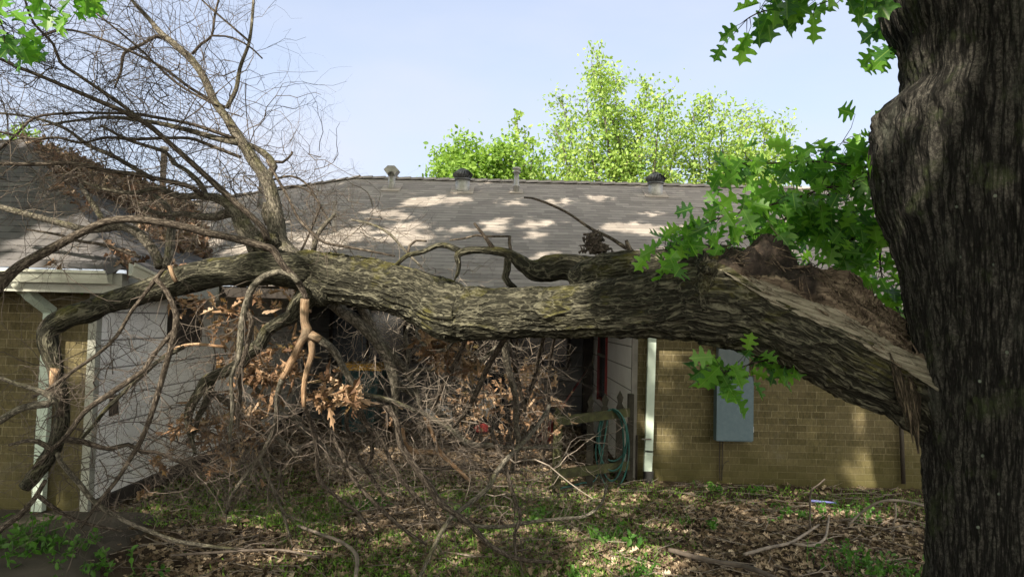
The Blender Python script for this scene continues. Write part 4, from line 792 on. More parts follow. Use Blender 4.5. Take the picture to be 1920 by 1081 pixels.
branch([(575, 560, 5, 4.45), (559, 529, 6), (530, 496, 6.5), (512, 469, 7.5), (491, 461, 7), (431, 445, 7), (395, 438, 7), (354, 427, 7), (302, 417, 7), (250, 411, 7), (200, 415, 7), (159, 433, 7.5), (122, 452, 8), (74, 478, 9), (30, 504, 10), (-10, 545, 11)], (4.45, 4.1), 'brownbark', (10, .45, .003, 1, 0))
branch([(30, 504, 5), (5, 515, 6), (-20, 525, 6)], 4.1, 'brownbark')
branch([(559, 529, 6), (546, 515, 5.5), (526, 509, 5.5), (496, 518, 6), (474, 537, 6.5), (460, 575, 6.5), (454, 602, 6.5), (450, 643, 6.5), (446, 677, 5), (433, 706, 4), (436, 760, 3.5), (430, 830, 3)], (4.4, 4.5), 'graybark', (16, .5, .003, 2, -.3))
branch([(460, 580, 4), (472, 600, 5), (466, 640, 5), (452, 690, 5), (450, 740, 4.5), (445, 800, 4)], 4.55, 'brownbark', (10, .45, .003, 2, -.3))
# --- lower front branches
LW = (14, .5, .003, 2, -.35, .7)
branch([(585, 545, 24, 4.68), (570, 560, 20), (558, 575, 17), (546, 594, 15), (521, 606, 12.5), (500, 622, 12), (487, 645, 12.5), (462, 662, 13), (450, 680, 11), (425, 695, 9.5), (398, 706, 9.5), (383, 718, 10), (371, 739, 9), (357, 762, 8.5), (353, 785, 7), (357, 812, 5), (366, 850, 3)], (4.68, 4.9), 'limbbark', LW, amp=.2)
branch([(398, 708, 7), (390, 731, 6.5), (384, 758, 6), (372, 781, 5), (366, 805, 4), (350, 828, 3.5)], 4.95, 'limbbark', (8, .35, .003, 2, -.3))
branch([(572, 560, 8, 4.45), (571, 581, 8), (571, 602, 7.5), (575, 622, 10), (563, 643, 6.5), (546, 679, 6), (529, 710, 5.5)], (4.45, 4.5), 'tanwood', None)
branch([(530, 708, 5.5), (521, 737, 5), (519, 768, 4.5), (517, 792, 4.5), (508, 819, 4.5), (487, 857, 4.5), (454, 900, 4), (433, 932, 3.5), (425, 961, 3)], (4.5, 5.2), 'graybark', (14, .5, .003, 2, -.1))
branch([(487, 857, 3.5), (494, 877, 3.5), (508, 907, 3.2), (521, 936, 3), (531, 961, 2.8), (545, 1010, 2.4)], (4.9, 5.3), 'graybark', (8, .4, .003, 2, 0))
branch([(576, 624, 7), (585, 645, 6.5), (585, 662, 6), (575, 695, 5.5), (569, 727, 4.8), (570, 762, 4.2)], 4.5, 'tanwood', None)
branch([(570, 760, 4.5), (581, 788, 4), (594, 834, 4), (598, 896, 3.8), (633, 932, 3.4), (671, 961, 3), (700, 1000, 2.4)], (4.5, 5.4), 'brownbark', (12, .5, .003, 2, 0))
branch([(576, 624, 9), (602, 637, 7.5)], 4.48, 'tanwood')
branch([(600, 636, 7.5), (625, 656, 7.5), (642, 686, 6.5), (662, 718, 6.5), (676, 736, 6), (696, 742, 4.5), (730, 750, 4.5), (760, 762, 4.5), (794, 775, 4.5), (832, 798, 4.5), (856, 816, 4.5), (873, 834, 4)], (4.48, 5.4), 'graybark', (16, .5, .003, 2, -.2))
branch([(676, 736, 6), (680, 758, 5.5), (705, 757, 5), (724, 763, 5), (743, 786, 5.5), (747, 812, 6), (753, 836, 6.5), (775, 870, 6.5), (806, 911, 7), (823, 940, 6.5), (852, 961, 5.5), (883, 984, 5.2), (915, 1018, 4.6), (950, 1040, 4.2), (992, 1050, 4), (1035, 1053, 3)], (4.6, 5.0), 'brownbark', (18, .5, .003, 2, 0, .7))
branch([(883, 985, 4), (940, 987, 3.6), (1000, 977, 3.4), (1060, 971, 3.2), (1097, 967, 3), (1127, 944, 2.6), (1139, 908, 2.2)], (5.2, 5.6), 'graybark', (12, .45, .0026, 2, .3))
branch([(640, 690, 5), (636, 720, 4.5), (648, 745, 4.5), (665, 765, 4.5), (690, 800, 4.5), (712, 817, 4.2), (731, 860, 4), (753, 899, 4), (775, 923, 3.6), (803, 954, 3.2), (830, 990, 3)], (4.9, 5.3), 'brownbark', (14, .5, .003, 2, 0))
branch([(919, 800, 4.5), (928, 829, 4.5), (943, 860, 4.5), (955, 903, 4.2), (969, 947, 3.8), (976, 971, 3.6), (965, 1000, 3), (968, 1060, 2.6)], (5.4, 5.2), 'brownbark', (14, .45, .003, 2, 0))
branch([(1030, 760, 3.6), (1022, 776, 4), (998, 810, 4.4), (976, 834, 4.6), (950, 860, 4.6), (928, 889, 4.6), (911, 918, 4.6), (856, 961, 4.6), (830, 992, 4.2), (790, 1075, 3.8), (775, 1110, 3.6)], (5.8, 4.6), 'graybark', (22, .5, .003, 2, .2))
branch([(625, 568, 12, 4.85), (640, 582, 11), (665, 598, 10.5), (690, 622, 10.5), (706, 640, 10), (724, 667, 10), (735, 697, 9.5), (741, 725, 8.5), (740, 766, 6), (745, 830, 4)], (4.9, 5.3), 'graybark', (16, .5, .003, 2, -.2))
branch([(738, 705, 8), (752, 722, 7.5), (780, 739, 7.5), (813, 764, 7.5), (841, 791, 7), (874, 830, 6.5), (918, 834, 4.5), (970, 840, 3.5), (1030, 836, 3)], (5.3, 5.8), 'graybark', (18, .5, .003, 2, 0))
branch([(672, 565, 10), (691, 600, 8.5), (710, 633, 8), (735, 664, 7.5), (757, 689, 7), (780, 730, 5.5), (790, 770, 4)], (4.95, 5.4), 'graybark', (14, .5, .003, 2, -.2, .8, (0, 0, 0), 'twigpale'))
branch([(762, 694, 4.5), (813, 692, 4.5), (849, 693, 4.5), (877, 694, 4.5), (896, 683, 4.5), (913, 667, 4.5), (938, 644, 4.2), (952, 628, 3.5)], (5.3, 5.2), 'graybark', (22, .5, .003, 2, .1, .8, (0, 0, 0), 'twigpale'))
branch([(764, 688, 4), (766, 658, 4), (760, 628, 3.6), (772, 600, 3)], 5.3, 'graybark', (14, .45, .0028, 2, .1, .8, (0, 0, 0), 'twigpale'))
branch([(952, 625, 6, 4.5), (920, 678, 5.5), (900, 720, 5.2), (878, 765, 4.5), (850, 800, 3.5)], (4.6, 5.2), 'brownbark', (12, .5, .003, 2, 0))
branch([(952, 620, 7), (948, 650, 7), (952, 687, 6.8), (962, 723, 6.5), (968, 753, 6), (967, 787, 5.5), (972, 830, 5), (960, 880, 4)], (5.0, 5.6), 'graybark', (18, .55, .003, 2, 0))
branch([(950, 640, 4.5), (960, 665, 4.5), (967, 690, 4.5), (973, 722, 4), (985, 770, 3.5)], (5.1, 5.6), 'brownbark', (10, .5, .003, 2, 0))
branch([(1022, 625, 4), (1010, 670, 4), (1003, 707, 4), (988, 747, 4), (973, 775, 3.6), (962, 830, 3)], (5.0, 6.0), 'brownbark', (14, .5, .003, 2, 0))
branch([(1042, 625, 3.2), (1033, 670, 3.4), (1030, 713, 3.4), (1028, 762, 3.4), (1020, 850, 3)], (5.2, 6.2), 'brownbark', (8, .5, .003, 2, 0, .8, (0, 0, 0), 'twigpale'))
branch([(880, 620, 4.5), (873, 637, 4.5), (855, 678, 4.5), (830, 723, 4.5), (815, 760, 3.5)], (4.6, 5.2), 'brownbark', (14, .5, .003, 2, 0, .8, (0, 0, 0), 'twigpale'))
branch([(865, 618, 3.6), (835, 655, 3.4), (800, 650, 3.2), (780, 620, 3), (800, 600, 2.4)], (4.8, 5.2), 'graybark', (16, .4, .0026, 2, 0, .8, (0, 0, 0), 'twigpale'))
branch([(794, 775, 4), (808, 805, 3.6), (823, 841, 3.6), (844, 865, 3.4), (875, 895, 3)], (5.3, 5.6), 'tanwood', (8, .4, .003, 2, 0))
branch([(752, 800, 6), (755, 822, 6), (763, 838, 6), (784, 847, 5.2), (818, 848, 4.5), (844, 866, 4), (880, 900, 3)], (5.2, 5.6), 'tanwood', (8, .4, .003, 2, 0))
branch([(779, 875, 4), (818, 878, 4), (868, 875, 3.6), (926, 882, 3.4), (980, 884, 3)], (5.6, 6.0), 'brownbark', (10, .4, .003, 2, .2))
branch([(442, 702, 4), (477, 725, 4.2), (508, 757, 4.4), (544, 775, 4.4), (571, 809, 4.4), (590, 823, 4.4), (625, 855, 4), (654, 869, 3.8), (690, 886, 3.4), (740, 900, 2.6)], (4.9, 5.8), 'graybark', (18, .5, .003, 2, 0, .8, (0, 0, 0), 'twigpale'))
branch([(395, 735, 7), (412, 745, 6.5), (429, 754, 6.5), (446, 770, 6.5), (460, 785, 6), (477, 800, 5.5), (504, 810, 4.5), (560, 850, 3)], (5.0, 5.6), 'graybark', (14, .5, .003, 2, 0))
branch([(654, 755, 4), (650, 798, 4), (665, 840, 4), (678, 865, 3.8), (692, 888, 3.6), (720, 930, 3)], (4.9, 5.6), 'brownbark', (10, .4, .003, 2, 0))
branch([(675, 765, 4), (690, 802, 4), (698, 844, 3.8), (693, 870, 3)], (4.9, 5.5), 'brownbark', (8, .4, .003, 2, 0))
branch([(612, 800, 3.6), (624, 820, 3.6), (640, 850, 3.6), (663, 898, 3.6), (712, 951, 3.6), (758, 992, 3.2), (800, 1020, 2.6)], (5.2, 5.2), 'brownbark', (12, .4, .003, 2, 0))
# --- left hanging branches
branch([(310, 500, 3.4), (292, 523, 4.4), (269, 554, 3.6), (244, 587, 3.5), (219, 629, 3.4), (181, 665, 3.3), (133, 698, 3.2), (100, 723, 3), (60, 745, 2.4)], (4.5, 4.4), 'brownbark', (10, .4, .0028, 1, -.2))
branch([(318, 498, 4), (322, 510, 4), (330, 528, 4)], 4.45, 'tanwood')
branch([(292, 523, 4.4), (312, 546, 4.6), (327, 577, 5.4), (331, 604, 6.4), (321, 650, 5.6), (310, 688, 5.4), (298, 730, 5.2), (283, 778, 5), (265, 824, 4.8), (240, 866, 4.4), (219, 899, 4), (183, 943, 3.2), (150, 990, 2.6)], (4.45, 4.6), 'brownbark', (22, .5, .003, 2, -.1))
branch([(325, 621, 4.4), (292, 660, 4.4), (269, 694, 4.6), (250, 708, 5), (229, 722, 5), (198, 743, 5.2), (167, 764, 5), (146, 787, 4.6), (125, 816, 4.4), (94, 845, 3.8), (62, 878, 3)], (4.5, 4.4), 'brownbark', (14, .45, .003, 2, 0))
branch([(345, 650, 3.6), (302, 673, 4), (279, 692, 4.2), (244, 723, 4.2), (221, 745, 4.2), (194, 772, 4), (177, 795, 3.6), (154, 820, 3)], (4.6, 4.5), 'limbbark', (12, .45, .003, 2, 0))
branch([(420, 650, 3), (370, 645, 3.2), (332, 652, 3.6), (300, 672, 3)], (4.7, 4.6), 'tanwood', (8, .4, .003, 2, 0))
branch([(-15, 795, 7), (0, 788, 7), (25, 772, 7), (54, 761, 7), (88, 757, 7.5), (101, 750, 8), (92, 740, 7), (62, 728, 4.6), (21, 716, 3.6), (-15, 700, 3)], 4.4, 'graybark', (8, .35, .003, 1, 0))
branch([(108, 850, 4.4), (112, 862, 4.4), (129, 884, 4.6), (150, 907, 4.8), (179, 942, 4.6), (237, 977, 4.2), (286, 997, 4), (334, 1014, 3.8), (408, 1025, 3.2), (445, 1029, 2.4)], (4.4, 5.0), 'graybark', (14, .4, .003, 2, .2))
branch([(118, 822, 7), (135, 825, 6), (156, 828, 5.4), (204, 841, 4.4), (240, 832, 4), (267, 847, 4.2), (292, 847, 3.4), (333, 864, 3), (380, 880, 2.4)], (4.5, 4.9), 'brownbark', (24, .5, .003, 2, 0))
branch([(96, 842, 6), (73, 828, 4.6), (48, 826, 3.6), (17, 834, 2.4)], 4.4, 'brownbark', (5, .3, .0026, 1, 0))
branch([(112, 780, 6), (118, 745, 5), (107, 720, 4)], 4.5, 'brownbark', (24, .35, .003, 2, -.3))
branch([(67, 925, 4), (111, 958, 3.8), (160, 980, 3.4), (230, 995, 2.8)], (4.5, 4.8), 'brownbark', (6, .3, .0026, 1, .1))
branch([(-10, 998, 7), (18, 978, 6), (37, 965, 5.5), (63, 936, 4.6), (85, 900, 4)], 4.4, 'brownbark', (6, .3, .0026, 1, .1))
# --- tangled brush between the limb and the recess
def brush(n, x0, x1, y0, y1, D0, D1, L, r, dep, mat, g=0.0, z=True, seed=0, bias=(0, 0, 0)):
    t = Acc(); st = random.Random(seed)
    for k in range(n):
        D = st.uniform(D0, D1); p = PG(st.uniform(x0, x1), st.uniform(y0, y1), D, .03); d = rdir(1, 1)[0]; d[2] *= .7
        grow(t, p, d + np.array(bias), L * st.uniform(.6, 1.4), r * st.uniform(.6, 1.3), dep, g, .8, (2, 4), 3, zmin=.02)
    return t.build('brush', M[mat], tree)
brush(26, 480, 640, 640, 800, 5.2, 7.5, .6, .005, 2, 'twigpale', seed=1)
brush(22, 740, 900, 620, 800, 5.2, 7.5, .6, .005, 2, 'twigpale', seed=11)
brush(24, 830, 1000, 640, 800, 5.4, 7.0, .55, .0045, 2, 'twigpale', seed=2)
brush(18, 830, 1010, 790, 900, 5.4, 6.9, .6, .0055, 2, 'twigpale', seed=13)
brush(38, 380, 1040, 790, 930, 5.3, 7.2, .7, .006, 2, 'twigpale', seed=3)
brush(80, 90, 480, 640, 900, 4.6, 5.6, .6, .004, 2, 'twig', seed=4)
brush(70, 150, 520, 320, 470, 5.6, 7.6, .7, .005, 2, 'twigpale', seed=5)
brush(50, 480, 700, 380, 500, 5.6, 7.6, .6, .004, 2, 'twigpale', seed=6)
brush(110, -20, 470, 60, 340, 4.6, 5.4, .9, .0038, 2, 'twig', seed=7, bias=(-.6, 0, 0))
brush(30, 380, 620, 280, 440, 4.9, 5.6, .5, .003, 2, 'twig', seed=17)
brush(26, 350, 620, 780, 860, 6.0, 8.0, 1.2, .012, 2, 'twig', seed=8)
brush(30, 700, 900, 500, 560, 5.6, 7.0, .5, .003, 2, 'twigpale', seed=9)
# --- dead leaves still on the twigs
def deadclumps(spots, name='dead_leaves'):
    a = Acc()
    for px, py, D, n, s in spots:
        n = int(n * 1.6); s = s * 1.3; c = PG(px, py, D, .05); pos = RNG.normal(0, 1, (n, 3)) * s * np.array((1, 1, 1)) * D / F + c; pos[:, 2] = np.maximum(pos[:, 2], .03)
        place_leaves(a, pos, rdir(n, .6, (0, 0, -.7)), rdir(n, 1), RNG.uniform(.035, .065, n), 'oak', 1.3, 1.9)
    a.build(name, M['dead'], tree)
deadclumps([(430, 590, 5.2, 26, 18), (460, 620, 5.2, 18, 14), (525, 560, 5.3, 20, 18), (370, 560, 5.4, 18, 16), (420, 680, 5.0, 10, 8), (475, 690, 4.9, 26, 11), (500, 700, 4.9, 18, 9), (520, 700, 5.0, 22, 14), (545, 690, 4.6, 16, 7), (555, 650, 5, 14, 9), (505, 655, 5.1, 12, 10), (612, 705, 4.7, 10, 6), (650, 738, 4.5, 12, 6), (665, 745, 4.5, 14, 6), (590, 745, 4.7, 12, 7), (620, 755, 4.7, 8, 4), (838, 640, 5.0, 50, 16), (860, 660, 5.2, 45, 16), (815, 660, 5, 22, 9), (790, 625, 5.2, 10, 5), (340, 790, 4.9, 16, 8), (380, 800, 5.2, 26, 12), (450, 790, 5.4, 40, 20), (480, 775, 5.4, 36, 18), (420, 840, 5.5, 34, 22), (735, 775, 5.4, 8, 7), (905, 730, 6, 30, 22), (960, 760, 6.6, 60, 30), (1000, 775, 6.6, 40, 18), (1010, 720, 6.4, 30, 22), (870, 780, 6.6, 50, 26), (985, 700, 6.5, 16, 10), (300, 860, 4.9, 6, 5), (265, 920, 4.8, 5, 3), (110, 500, 5.6, 3, 4)])

# ================================================================== SECOND FALLEN LIMB behind the first
log = thing('broken_limb', 'shorter mossy broken limb with peg like stubs lying behind the main limb against the roof', 'fallen limb', (.6, 4.4, 0))
def lb(path, D, mat='limbbark', name='branch', parent=log, amp=.18):
    pts, rad = pxpath(path, D); a = Acc(); big = rad.max() > .03
    a.tube(pts, rad, 60 if rad.max() > .08 else (24 if big else 8), .012 if big else .04, limbbump if rad.max() > .08 else (lambda co, r_: r_ * amp * 2 * (fbm(co * np.array((24, 24, 8)), 3) - .5))); return a.build(name, M[mat], parent)
lb([(1400, 520, 44, 3.95), (1330, 505, 44, 3.98), (1270, 506, 42), (1200, 508, 41), (1140, 512, 37), (1100, 517, 28), (1075, 522, 15), (1066, 524, 5)], 4.05, name='log')
lb([(1150, 520, 34, 4.4), (1100, 508, 27), (1060, 500, 23), (1030, 503, 24), (1005, 506, 18), (985, 497, 12), (959, 479, 10), (940, 472, 9.5), (922, 469, 9), (900, 468, 8.5), (874, 470, 9), (858, 478, 9), (860, 497, 8.5), (858, 512, 8), (851, 527, 6)], 4.4)
lb([(952, 484, 7), (951, 505, 7), (947, 520, 6.5), (955, 532, 6), (968, 540, 4)], 4.4)
lb([(862, 470, 6), (840, 461, 5.4), (820, 460, 5.4), (800, 469, 5), (785, 474, 5), (765, 478, 4.6), (750, 490, 4), (738, 502, 3.5)], (4.4, 4.6))
lb([(765, 478, 2.6), (768, 460, 2.4), (780, 451, 2.2), (800, 452, 2)], 4.6, 'brownbark')
lb([(925, 466, 5), (915, 452, 4), (903, 436, 3.4), (889, 418, 2.4)], 4.4, 'brownbark'); lb([(958, 470, 3), (955, 455, 3), (956, 442, 2.6)], 4.4, 'brownbark')
lb([(956, 443, 2), (911, 443, 2), (893, 441, 2), (870, 447, 1.8), (843, 450, 1.5)], 4.4, 'brownbark')
lb([(983, 370, 1.6), (1007, 374, 2.2), (1059, 396, 2.4), (1107, 428, 2.8), (1141, 444, 3), (1174, 465, 3.6)], (4.5, 4.1), 'brownbark'); lb([(1190, 482, 9), (1180, 468, 6), (1174, 450, 3)], 4.05, 'brownbark')
a = Acc(); lump(a, 1112, 448, 4.15, (.03, .04, .035), 12, amp=1.6, res=24); lump(a, 1120, 466, 4.15, (.055, .05, .025), 14, amp=1.7, res=24)
for k in range(70):
    c_ = P(1112 + RNG.normal(0, 9), 455 + RNG.normal(0, 8), 4.15 + RNG.normal(0, .03)); d_ = RNG.normal(0, 1, 3) * (1, .6, 1); d_ /= np.linalg.norm(d_); a.tube([c_ - d_ * .02, c_, c_ + d_ * random.uniform(.015, .05)], [.008, .007, .001], 4, cap=True)
for k in range(14):
    c_ = P(RNG.uniform(1080, 1150), 474, 4.15); a.tube([c_, c_ + np.array((RNG.normal(0, .015), 0, RNG.uniform(.02, .05)))], [.008, .001], 4)
a.build('shredded_bark', speckle('rotten_bark', (.008, .007, .006), (.14, .115, .095), 40, .95, .8, .012), log, False)

# ================================================================== BACKGROUND TREES
def bgtree(px, D, crown, label, mat, leafn, lsize, spread, seed, trunkr=.16, z0=1.0, kids=6, kind='oval', group='trees behind the house'):
    global RNG
    rs = np.random.default_rng(seed); random.seed(seed); base = P(px, 603, D); base[2] = 0
    t = thing('tree', label, 'tree', tuple(base), group); wd = Acc(); lf = Acc(); top = base + (0, 0, z0 + 1.2)
    wd.tube([base, base + (.1, 0, z0), top], [trunkr * 1.3, trunkr, trunkr * .8], 8)
    for cx_, cy, rr in crown:
        tip = P(cx_, cy, D + rs.uniform(-1.5, 1.5)); mid = top * .5 + tip * .5 + rs.normal(0, .25, 3) + (0, 0, -.15 * abs(tip[0] - top[0])); pts, rad = resample(np.array([top, mid, tip]), np.array([trunkr * .55, trunkr * .28, .012]), .25); wd.tube(pts, rad, 6)
        n = len(pts)
        for i in range(int(n * .3), n):
            for k in range(kids):
                d = rdir(1, 1, (0, 0, .25))[0]; d /= np.linalg.norm(d); ends = []; L = rr * D / F * rs.uniform(.5, 1.1); grow(wd, pts[i], d, L, .012, 1, .1, .5, (2, 3), 3, ends)
                for e, dd in ends:
                    m_ = leafn; pos = e + rs.normal(0, spread, (m_, 3)); place_leaves(lf, pos, rdir(m_, 1), rdir(m_, .7, (0, -.3, .8)), rs.uniform(.7, 1.3, m_) * lsize, kind, .2, .2, rnd=rs.random(m_))
    wd.build('trunk', M['graybark'], t); lf.build('crown', M[mat], t)
bgtree(1190, 24, [(1110, 120, 34), (1150, 140, 36), (1055, 195, 36), (1040, 240, 34), (1100, 190, 36), (1190, 205, 40), (1240, 185, 36), (1215, 160, 26), (1160, 240, 40), (1100, 270, 40), (1250, 250, 42), (1060, 300, 40), (1170, 300, 44), (1280, 230, 34), (1240, 300, 44), (1120, 110, 16)], 'tall airy spring tree with yellow green leaves behind the middle of the roof', 'bgleafB', 7, .12, .17, 21, kids=2)
bgtree(1360, 25, [(1330, 190, 34), (1350, 230, 38), (1300, 215, 32), (1400, 240, 38), (1440, 225, 32), (1470, 250, 26), (1420, 290, 40), (1360, 290, 44), (1310, 290, 44), (1460, 300, 28), (1395, 210, 26)], 'sparse pale yellow green tree right of the tallest one, behind the roof', 'bgleafB', 7, .12, .17, 22, kids=2)
bgtree(985, 24, [(970, 225, 18), (985, 250, 24), (1000, 285, 34), (960, 300, 34), (1020, 300, 36), (940, 290, 30), (1030, 330, 34), (1080, 330, 34)], 'small thin tree with one upright twig left of the tallest tree', 'bgleafB', 5, .16, .10, 23, kids=1, trunkr=.1)
bgtree(860, 21, [(838, 300, 26), (868, 278, 24), (820, 320, 22), (880, 310, 34), (850, 335, 36), (910, 320, 34), (900, 290, 24)], 'dense fresh green round tree behind the roof beside the left turbine vent', 'bgleafA', 16, .13, .20, 24, kids=2, trunkr=.12)
bgtree(950, 23, [(935, 275, 24), (960, 290, 30), (930, 310, 34), (985, 310, 34), (960, 335, 36), (1010, 325, 30)], 'leafy mid green tree behind the roof, above the slim flue pipe', 'bgleafA', 14, .13, .20, 25, kids=2, trunkr=.12)
bgtree(40, 17, [(30, 262, 12), (45, 258, 10), (50, 290, 14)], 'small patch of green treetop showing behind the roof at the far left', 'bgleafA', 10, .12, .15, 26, kids=1, trunkr=.08)
random.seed(99)

# ================================================================== GROUND COVER
rs = np.random.default_rng(31)
def pts_on_ground(n, x0, x1, y0, y1): x = rs.uniform(x0, x1, n); y = rs.uniform(y0, y1, n); return x, y
def litter(n, x0, x1, y0, y1, dens, size, name, mat='litter', kind='mid', lift=.02):
    x, y = pts_on_ground(n, x0, x1, y0, y1); k = dens(x, y) > rs.random(n); x, y = x[k], y[k]; m_ = len(x); z = ground_h(x, y) + rs.random(m_) * lift + .004
    a = Acc(); th = rs.uniform(0, 6.28, m_); ax = np.stack((np.cos(th), np.sin(th), rs.normal(0, .25, m_)), 1); place_leaves(a, np.stack((x, y, z), 1), ax, rdir(m_, .38, (0, 0, 1)), rs.uniform(*size, m_), kind, .6, .6, rnd=np.clip(rs.beta(1.6, 1.8, m_), 0, 1)); return a
def dens(x, y):
    p = np.stack((x, y, 0 * x), 1); d = .5 + 1.0 * (fbm(p * 1.3, 3) - .35)
    d = np.where((x < -2.3 - (y - 4.7) * .3) & (y < 6.1), .10, d); d = np.where((x < -2.4) & (y > 6), .35, d)
    d = np.where((x > 1.1) & (y > 7.2), .12, d); d *= np.where((x < XL + .04) & (y > 6.05), 0, 1); d *= np.where((x > XR) & (y > 7.98), 0, 1); return d
a = litter(110000, -5, 4.6, 3.6, 12, dens, (.028, .07), 'leaf_litter'); tag(a.build('leaf_litter', M['litter']), 'carpet of dry tan and brown oak leaves over the yard soil', 'leaf litter', kind='stuff')
# leaves lodged on the garage roof by the branches
def rooflitter():
    n = 4200; a = Acc(); u, v = rs.random(n), rs.random(n); A, B, Cc, D_ = (np.array(q) for q in (EL, (EL[0], YE, ZE), J, pk))
    p = (A * ((1 - u) * (1 - v))[:, None] + B * (u * (1 - v))[:, None] + Cc * (u * v)[:, None] + D_ * ((1 - u) * v)[:, None])
    k = (fbm(p * 2.2, 3) + .25 * (v - .45) > .47); p = p[k]; p[:, 2] += .015 + rs.random(len(p)) * .06; m_ = len(p)
    place_leaves(a, p, rdir(m_, 1, (0, 0, -.1)), rdir(m_, .6, (.4, 0, 1)), rs.uniform(.06, .12, m_), 'mid', .6, .7); tag(a.build('roof_leaf_litter', M['litter2']), 'reddish brown dead leaves lodged in the roof valley', 'dead leaves', kind='stuff')
rooflitter()
# small twigs on the soil
a = Acc()
for k in range(1500):
    x, y = rs.uniform(-4.4, 4.2), rs.uniform(4.2, 9.5)
    if (x > 1.2 and y > 7.9) or (x < XL + .05 and y > 6): continue
    L = rs.uniform(.08, .5); th = rs.uniform(0, 6.28); z = ground_h(np.array([x]), np.array([y]))[0] + .02; p = np.array((x, y, z)); d = np.array((math.cos(th), math.sin(th), 0)); q = np.cross(d, (0, 0, 1)) * rs.normal(0, .12)
    a.tube([p, p + d * L * .5 + q * L + (0, 0, rs.uniform(0, .03)), p + d * L + (0, 0, rs.uniform(0, .04))], [.004, .003, .002] * np.array(rs.uniform(.5, 1.3)), 3, cap=False)
tag(a.build('twig_litter', M['twigpale']), 'small broken twigs scattered over the leaf litter', 'twigs', kind='stuff')
# grass and low weeds cover
def blades():
    n = 110000; x, y = pts_on_ground(n, -4, 4.4, 4.2, 8.4); p = np.stack((x, y, 0 * x), 1); f = fbm(p * 1.1 + 4, 3)
    c = np.exp(-(((x + 1.0) / 1.7) ** 2 + ((y - 6.4) / .9) ** 2)) * 1.3 + np.exp(-(((x + .3) / 2.2) ** 2 + ((y - 4.9) / .35) ** 2)) * .8 + .2
    k = (rs.random(n) < c * np.clip((f - .44) * 8, 0.0, 1)) & ~((x > 1.2) & (y > 7.85)) & ~((x < XL + .1) & (y > 6)); x, y = x[k], y[k]; m_ = len(x); a = Acc(); z = ground_h(x, y)
    half = rs.random(m_) < .5; lean = rdir(m_, .5, (0, 0, 1)); pos = np.stack((x, y, z), 1)
    place_leaves(a, pos[half], lean[half] * (1, 1, 1), rdir(half.sum(), 1, (0, -1, 0)), rs.uniform(.03, .07, half.sum()), 'blade', .1, .5)
    h = ~half; m2 = h.sum(); place_leaves(a, pos[h] + (0, 0, .02), rdir(m2, 1, (0, 0, .4)), rdir(m2, .5, (0, 0, 1)), rs.uniform(.012, .028, m2), 'oval', .2, .2)
    tag(a.build('ground_cover', M['grass']), 'low green grass and weeds growing through the leaves', 'grass', kind='stuff')
blades()
def weed(px, py, D, n, hgt, label, name='weed_plant', cat='weed', grass=False, spread=.1, leaf=.05):
    c = PG(px, py, D, 0); c[2] = ground_h(np.array([c[0]]), np.array([c[1]]))[0]; root = thing(name, label, cat, tuple(c), 'weeds growing in the yard'); s = Acc(); l = Acc()
    for k in range(n):
        b = c + np.array((rs.normal(0, spread), rs.normal(0, spread), 0)); d = np.array((rs.normal(0, .35), rs.normal(0, .35), 1)); L = hgt * rs.uniform(.5, 1.2)
        if grass: 
            m_ = 1; e = b + d * L; w_ = .004; sd = np.array((rs.normal(), rs.normal(), 0)); sd /= np.linalg.norm(sd); mid = b + d * L * .55; tip = e + d * (.2, .2, -.1) * L
            l.add([b - sd * w_, b + sd * w_, mid + sd * w_, mid - sd * w_, tip], [0, 1, 2, 3, 3, 2, 4], [4, 3]); continue
        pts = [b, b + d * L * .5 + rs.normal(0, .01, 3), b + d * L]; s.tube(pts, [.003, .0025, .002], 4, cap=False); m_ = rs.integers(5, 10); t = rs.random(m_)[:, None]; pos = b + d * L * t
        place_leaves(l, pos, rdir(m_, 1, (0, 0, .2)), rdir(m_, .5, (0, -.2, 1)), rs.uniform(.6, 1.3, m_) * leaf, 'oval', .3, .3)
    l.build('leaves', M['weed'], root)
    if not grass: s.build('stems', M['weed'], root)
weed(90, 985, 5.1, 34, .17, 'large leafy green weed clump at the foot of the left downspout', spread=.12, leaf=.055)
weed(40, 975, 5.3, 26, .18, 'leafy weeds at the far left against the brick wall', spread=.14, leaf=.055)
weed(180, 1012, 4.9, 14, .10, 'low creeping weed to the right of the clump by the left downspout', spread=.13, leaf=.045)
weed(110, 1060, 4.6, 6, .07, 'tiny weed growing alone on the dark pavement', spread=.05, leaf=.03)
weed(700, 915, 6.6, 12, .10, 'small bright weed under the hanging branches at centre', spread=.08)
weed(858, 925, 6.3, 34, .14, 'upright grass tuft at the middle of the yard', grass=True, spread=.05, name='grass_tuft', cat='grass tuft')
weed(1000, 935, 6.2, 12, .09, 'low weed left of the gate among the twigs', spread=.1)
weed(1128, 975, 5.8, 40, .15, 'upright grass tuft below the picket gate', grass=True, spread=.05, name='grass_tuft', cat='grass tuft')
weed(1165, 985, 5.7, 10, .12, 'small weed just right of the grass tuft below the gate', spread=.07)
weed(1195, 1055, 5.0, 16, .13, 'bright feathery weed in the sunlit leaves near the bottom', spread=.05, leaf=.03)
weed(1080, 1075, 4.9, 14, .10, 'feathery weed at the bottom edge left of the sunlit one', spread=.05, leaf=.03)
weed(1325, 918, 7.6, 12, .09, 'small weed at the wall foot under the blue grey electrical box', spread=.07, leaf=.04)
weed(1420, 918, 7.5, 8, .08, 'pale small weed near the wall right of the electrical box', spread=.05, leaf=.04)
weed(1485, 965, 6.6, 24, .09, 'fine leaved weed patch left of the blue stick', spread=.12, leaf=.03)
weed(1600, 950, 6.7, 36, .13, 'feathery green weed patch under the arching dead twig', spread=.16, leaf=.035)
weed(1640, 1050, 5.1, 60, .15, 'broad leafy weed patch beside the oak trunk foot', spread=.2, leaf=.035)
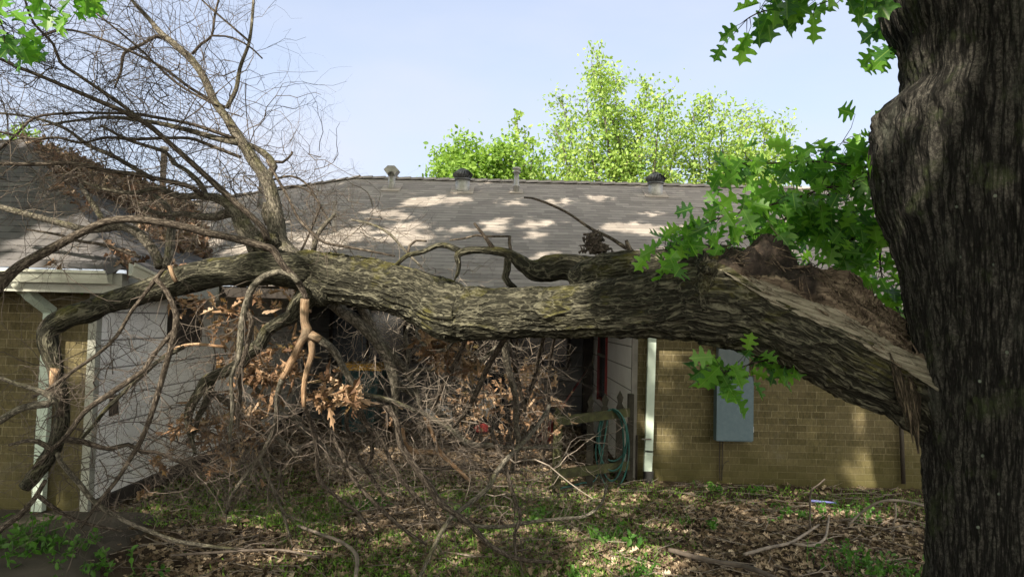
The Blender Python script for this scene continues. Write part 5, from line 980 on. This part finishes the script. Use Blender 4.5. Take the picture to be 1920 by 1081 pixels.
weed(1285, 965, 6.3, 20, .10, 'pale grass tuft in the litter at right', grass=True, spread=.06, name='grass_tuft', cat='grass tuft')
weed(1340, 975, 6.2, 8, .07, 'tiny round leaved weed in the litter at right', spread=.05, leaf=.04)
weed(280, 1075, 4.6, 20, .07, 'low weed at the bottom edge beside the pavement', spread=.12, leaf=.035)
# dead sticks that can be told apart
def stick(paths, label, mat='twigpale', D=6):
    a = Acc()
    for pth in paths:
        pts, rad = pxpath(pth, D); a.tube(pts, rad, 6, .03, lambda co, r_: r_ * .5 * (fbm(co * 30, 2) - .5))
    return tag(a.build('fallen_stick', M[mat]), label, 'stick', 'sticks on the ground')
def G(*q): return [(x, y, r, min(20, 1400 * (CZ - .03) / (y - 603 - (x - 960) * .0244))) for x, y, r in q]
stick([G((1395, 1039, 3.4), (1440, 1026, 3.4), (1480, 1017, 3), (1510, 1000, 2.6), (1535, 983, 2)), G((1485, 1018, 2.6), (1520, 1022, 2.6), (1545, 1010, 2.4), (1552, 985, 2.2), (1554, 966, 2))], 'forked curved dead stick lying on the soil left of the weed patch')
stick([[(1590, 985, 2, 6.0), (1615, 960, 2.4, 6.0), (1650, 940, 2.6, 5.9), (1690, 938, 2.4, 5.9), (1735, 948, 2.4, 5.8)], [(1678, 942, 2, 5.9), (1680, 965, 1.8, 5.9), (1674, 985, 1.4, 5.9)]], 'arching pale dead twig beside the oak trunk')
stick([[(1518, 995, 2, 6.2), (1519, 960, 2, 6.2), (1520, 922, 2, 6.2), (1535, 908, 1.6, 6.2), (1547, 897, 1.2, 6.2)]], 'thin twig standing upright in the soil next to the blue stick', 'twig')
stick([G((1255, 1030, 4.5), (1330, 1050, 5), (1400, 1062, 5), (1460, 1085, 4))], 'dark straight dead stick half buried near the bottom', 'twig')
stick([G((560, 985, 3), (600, 1000, 3), (640, 1015, 3.4), (668, 1040, 4), (667, 1081, 4))], 'pale crooked dead stick at the bottom left of centre')
stick([G((320, 1040, 2.4), (400, 1035, 2.4), (520, 1030, 2.4), (600, 1045, 2.2))], 'long thin straight twig lying along the litter at lower left', 'twig')
# ivy under the left eave
a = Acc(); n = 60; x = rs.uniform(20, 240, n); pos = np.array([P(a_, b_, 6.04) for a_, b_ in zip(x, rs.normal(524, 6, n))]); place_leaves(a, pos, rdir(n, .6, (0, 0, -1)), rdir(n, .4, (0, -1, 0)), rs.uniform(.05, .09, n), 'mid', .2, .3)
iv = Acc(); iv.tube([P(10, 522, 6.07), P(80, 520, 6.07), P(160, 524, 6.07), (P(250, 526, 6.07))], [.005] * 4, 5, .05)
ivo = thing('ivy_vine', 'dark ivy leaves clinging under the garage eave', 'vine', tuple(P(130, 525, 6.05))); a.build('leaves', M['weed'], ivo); iv.build('stem', M['twig'], ivo)
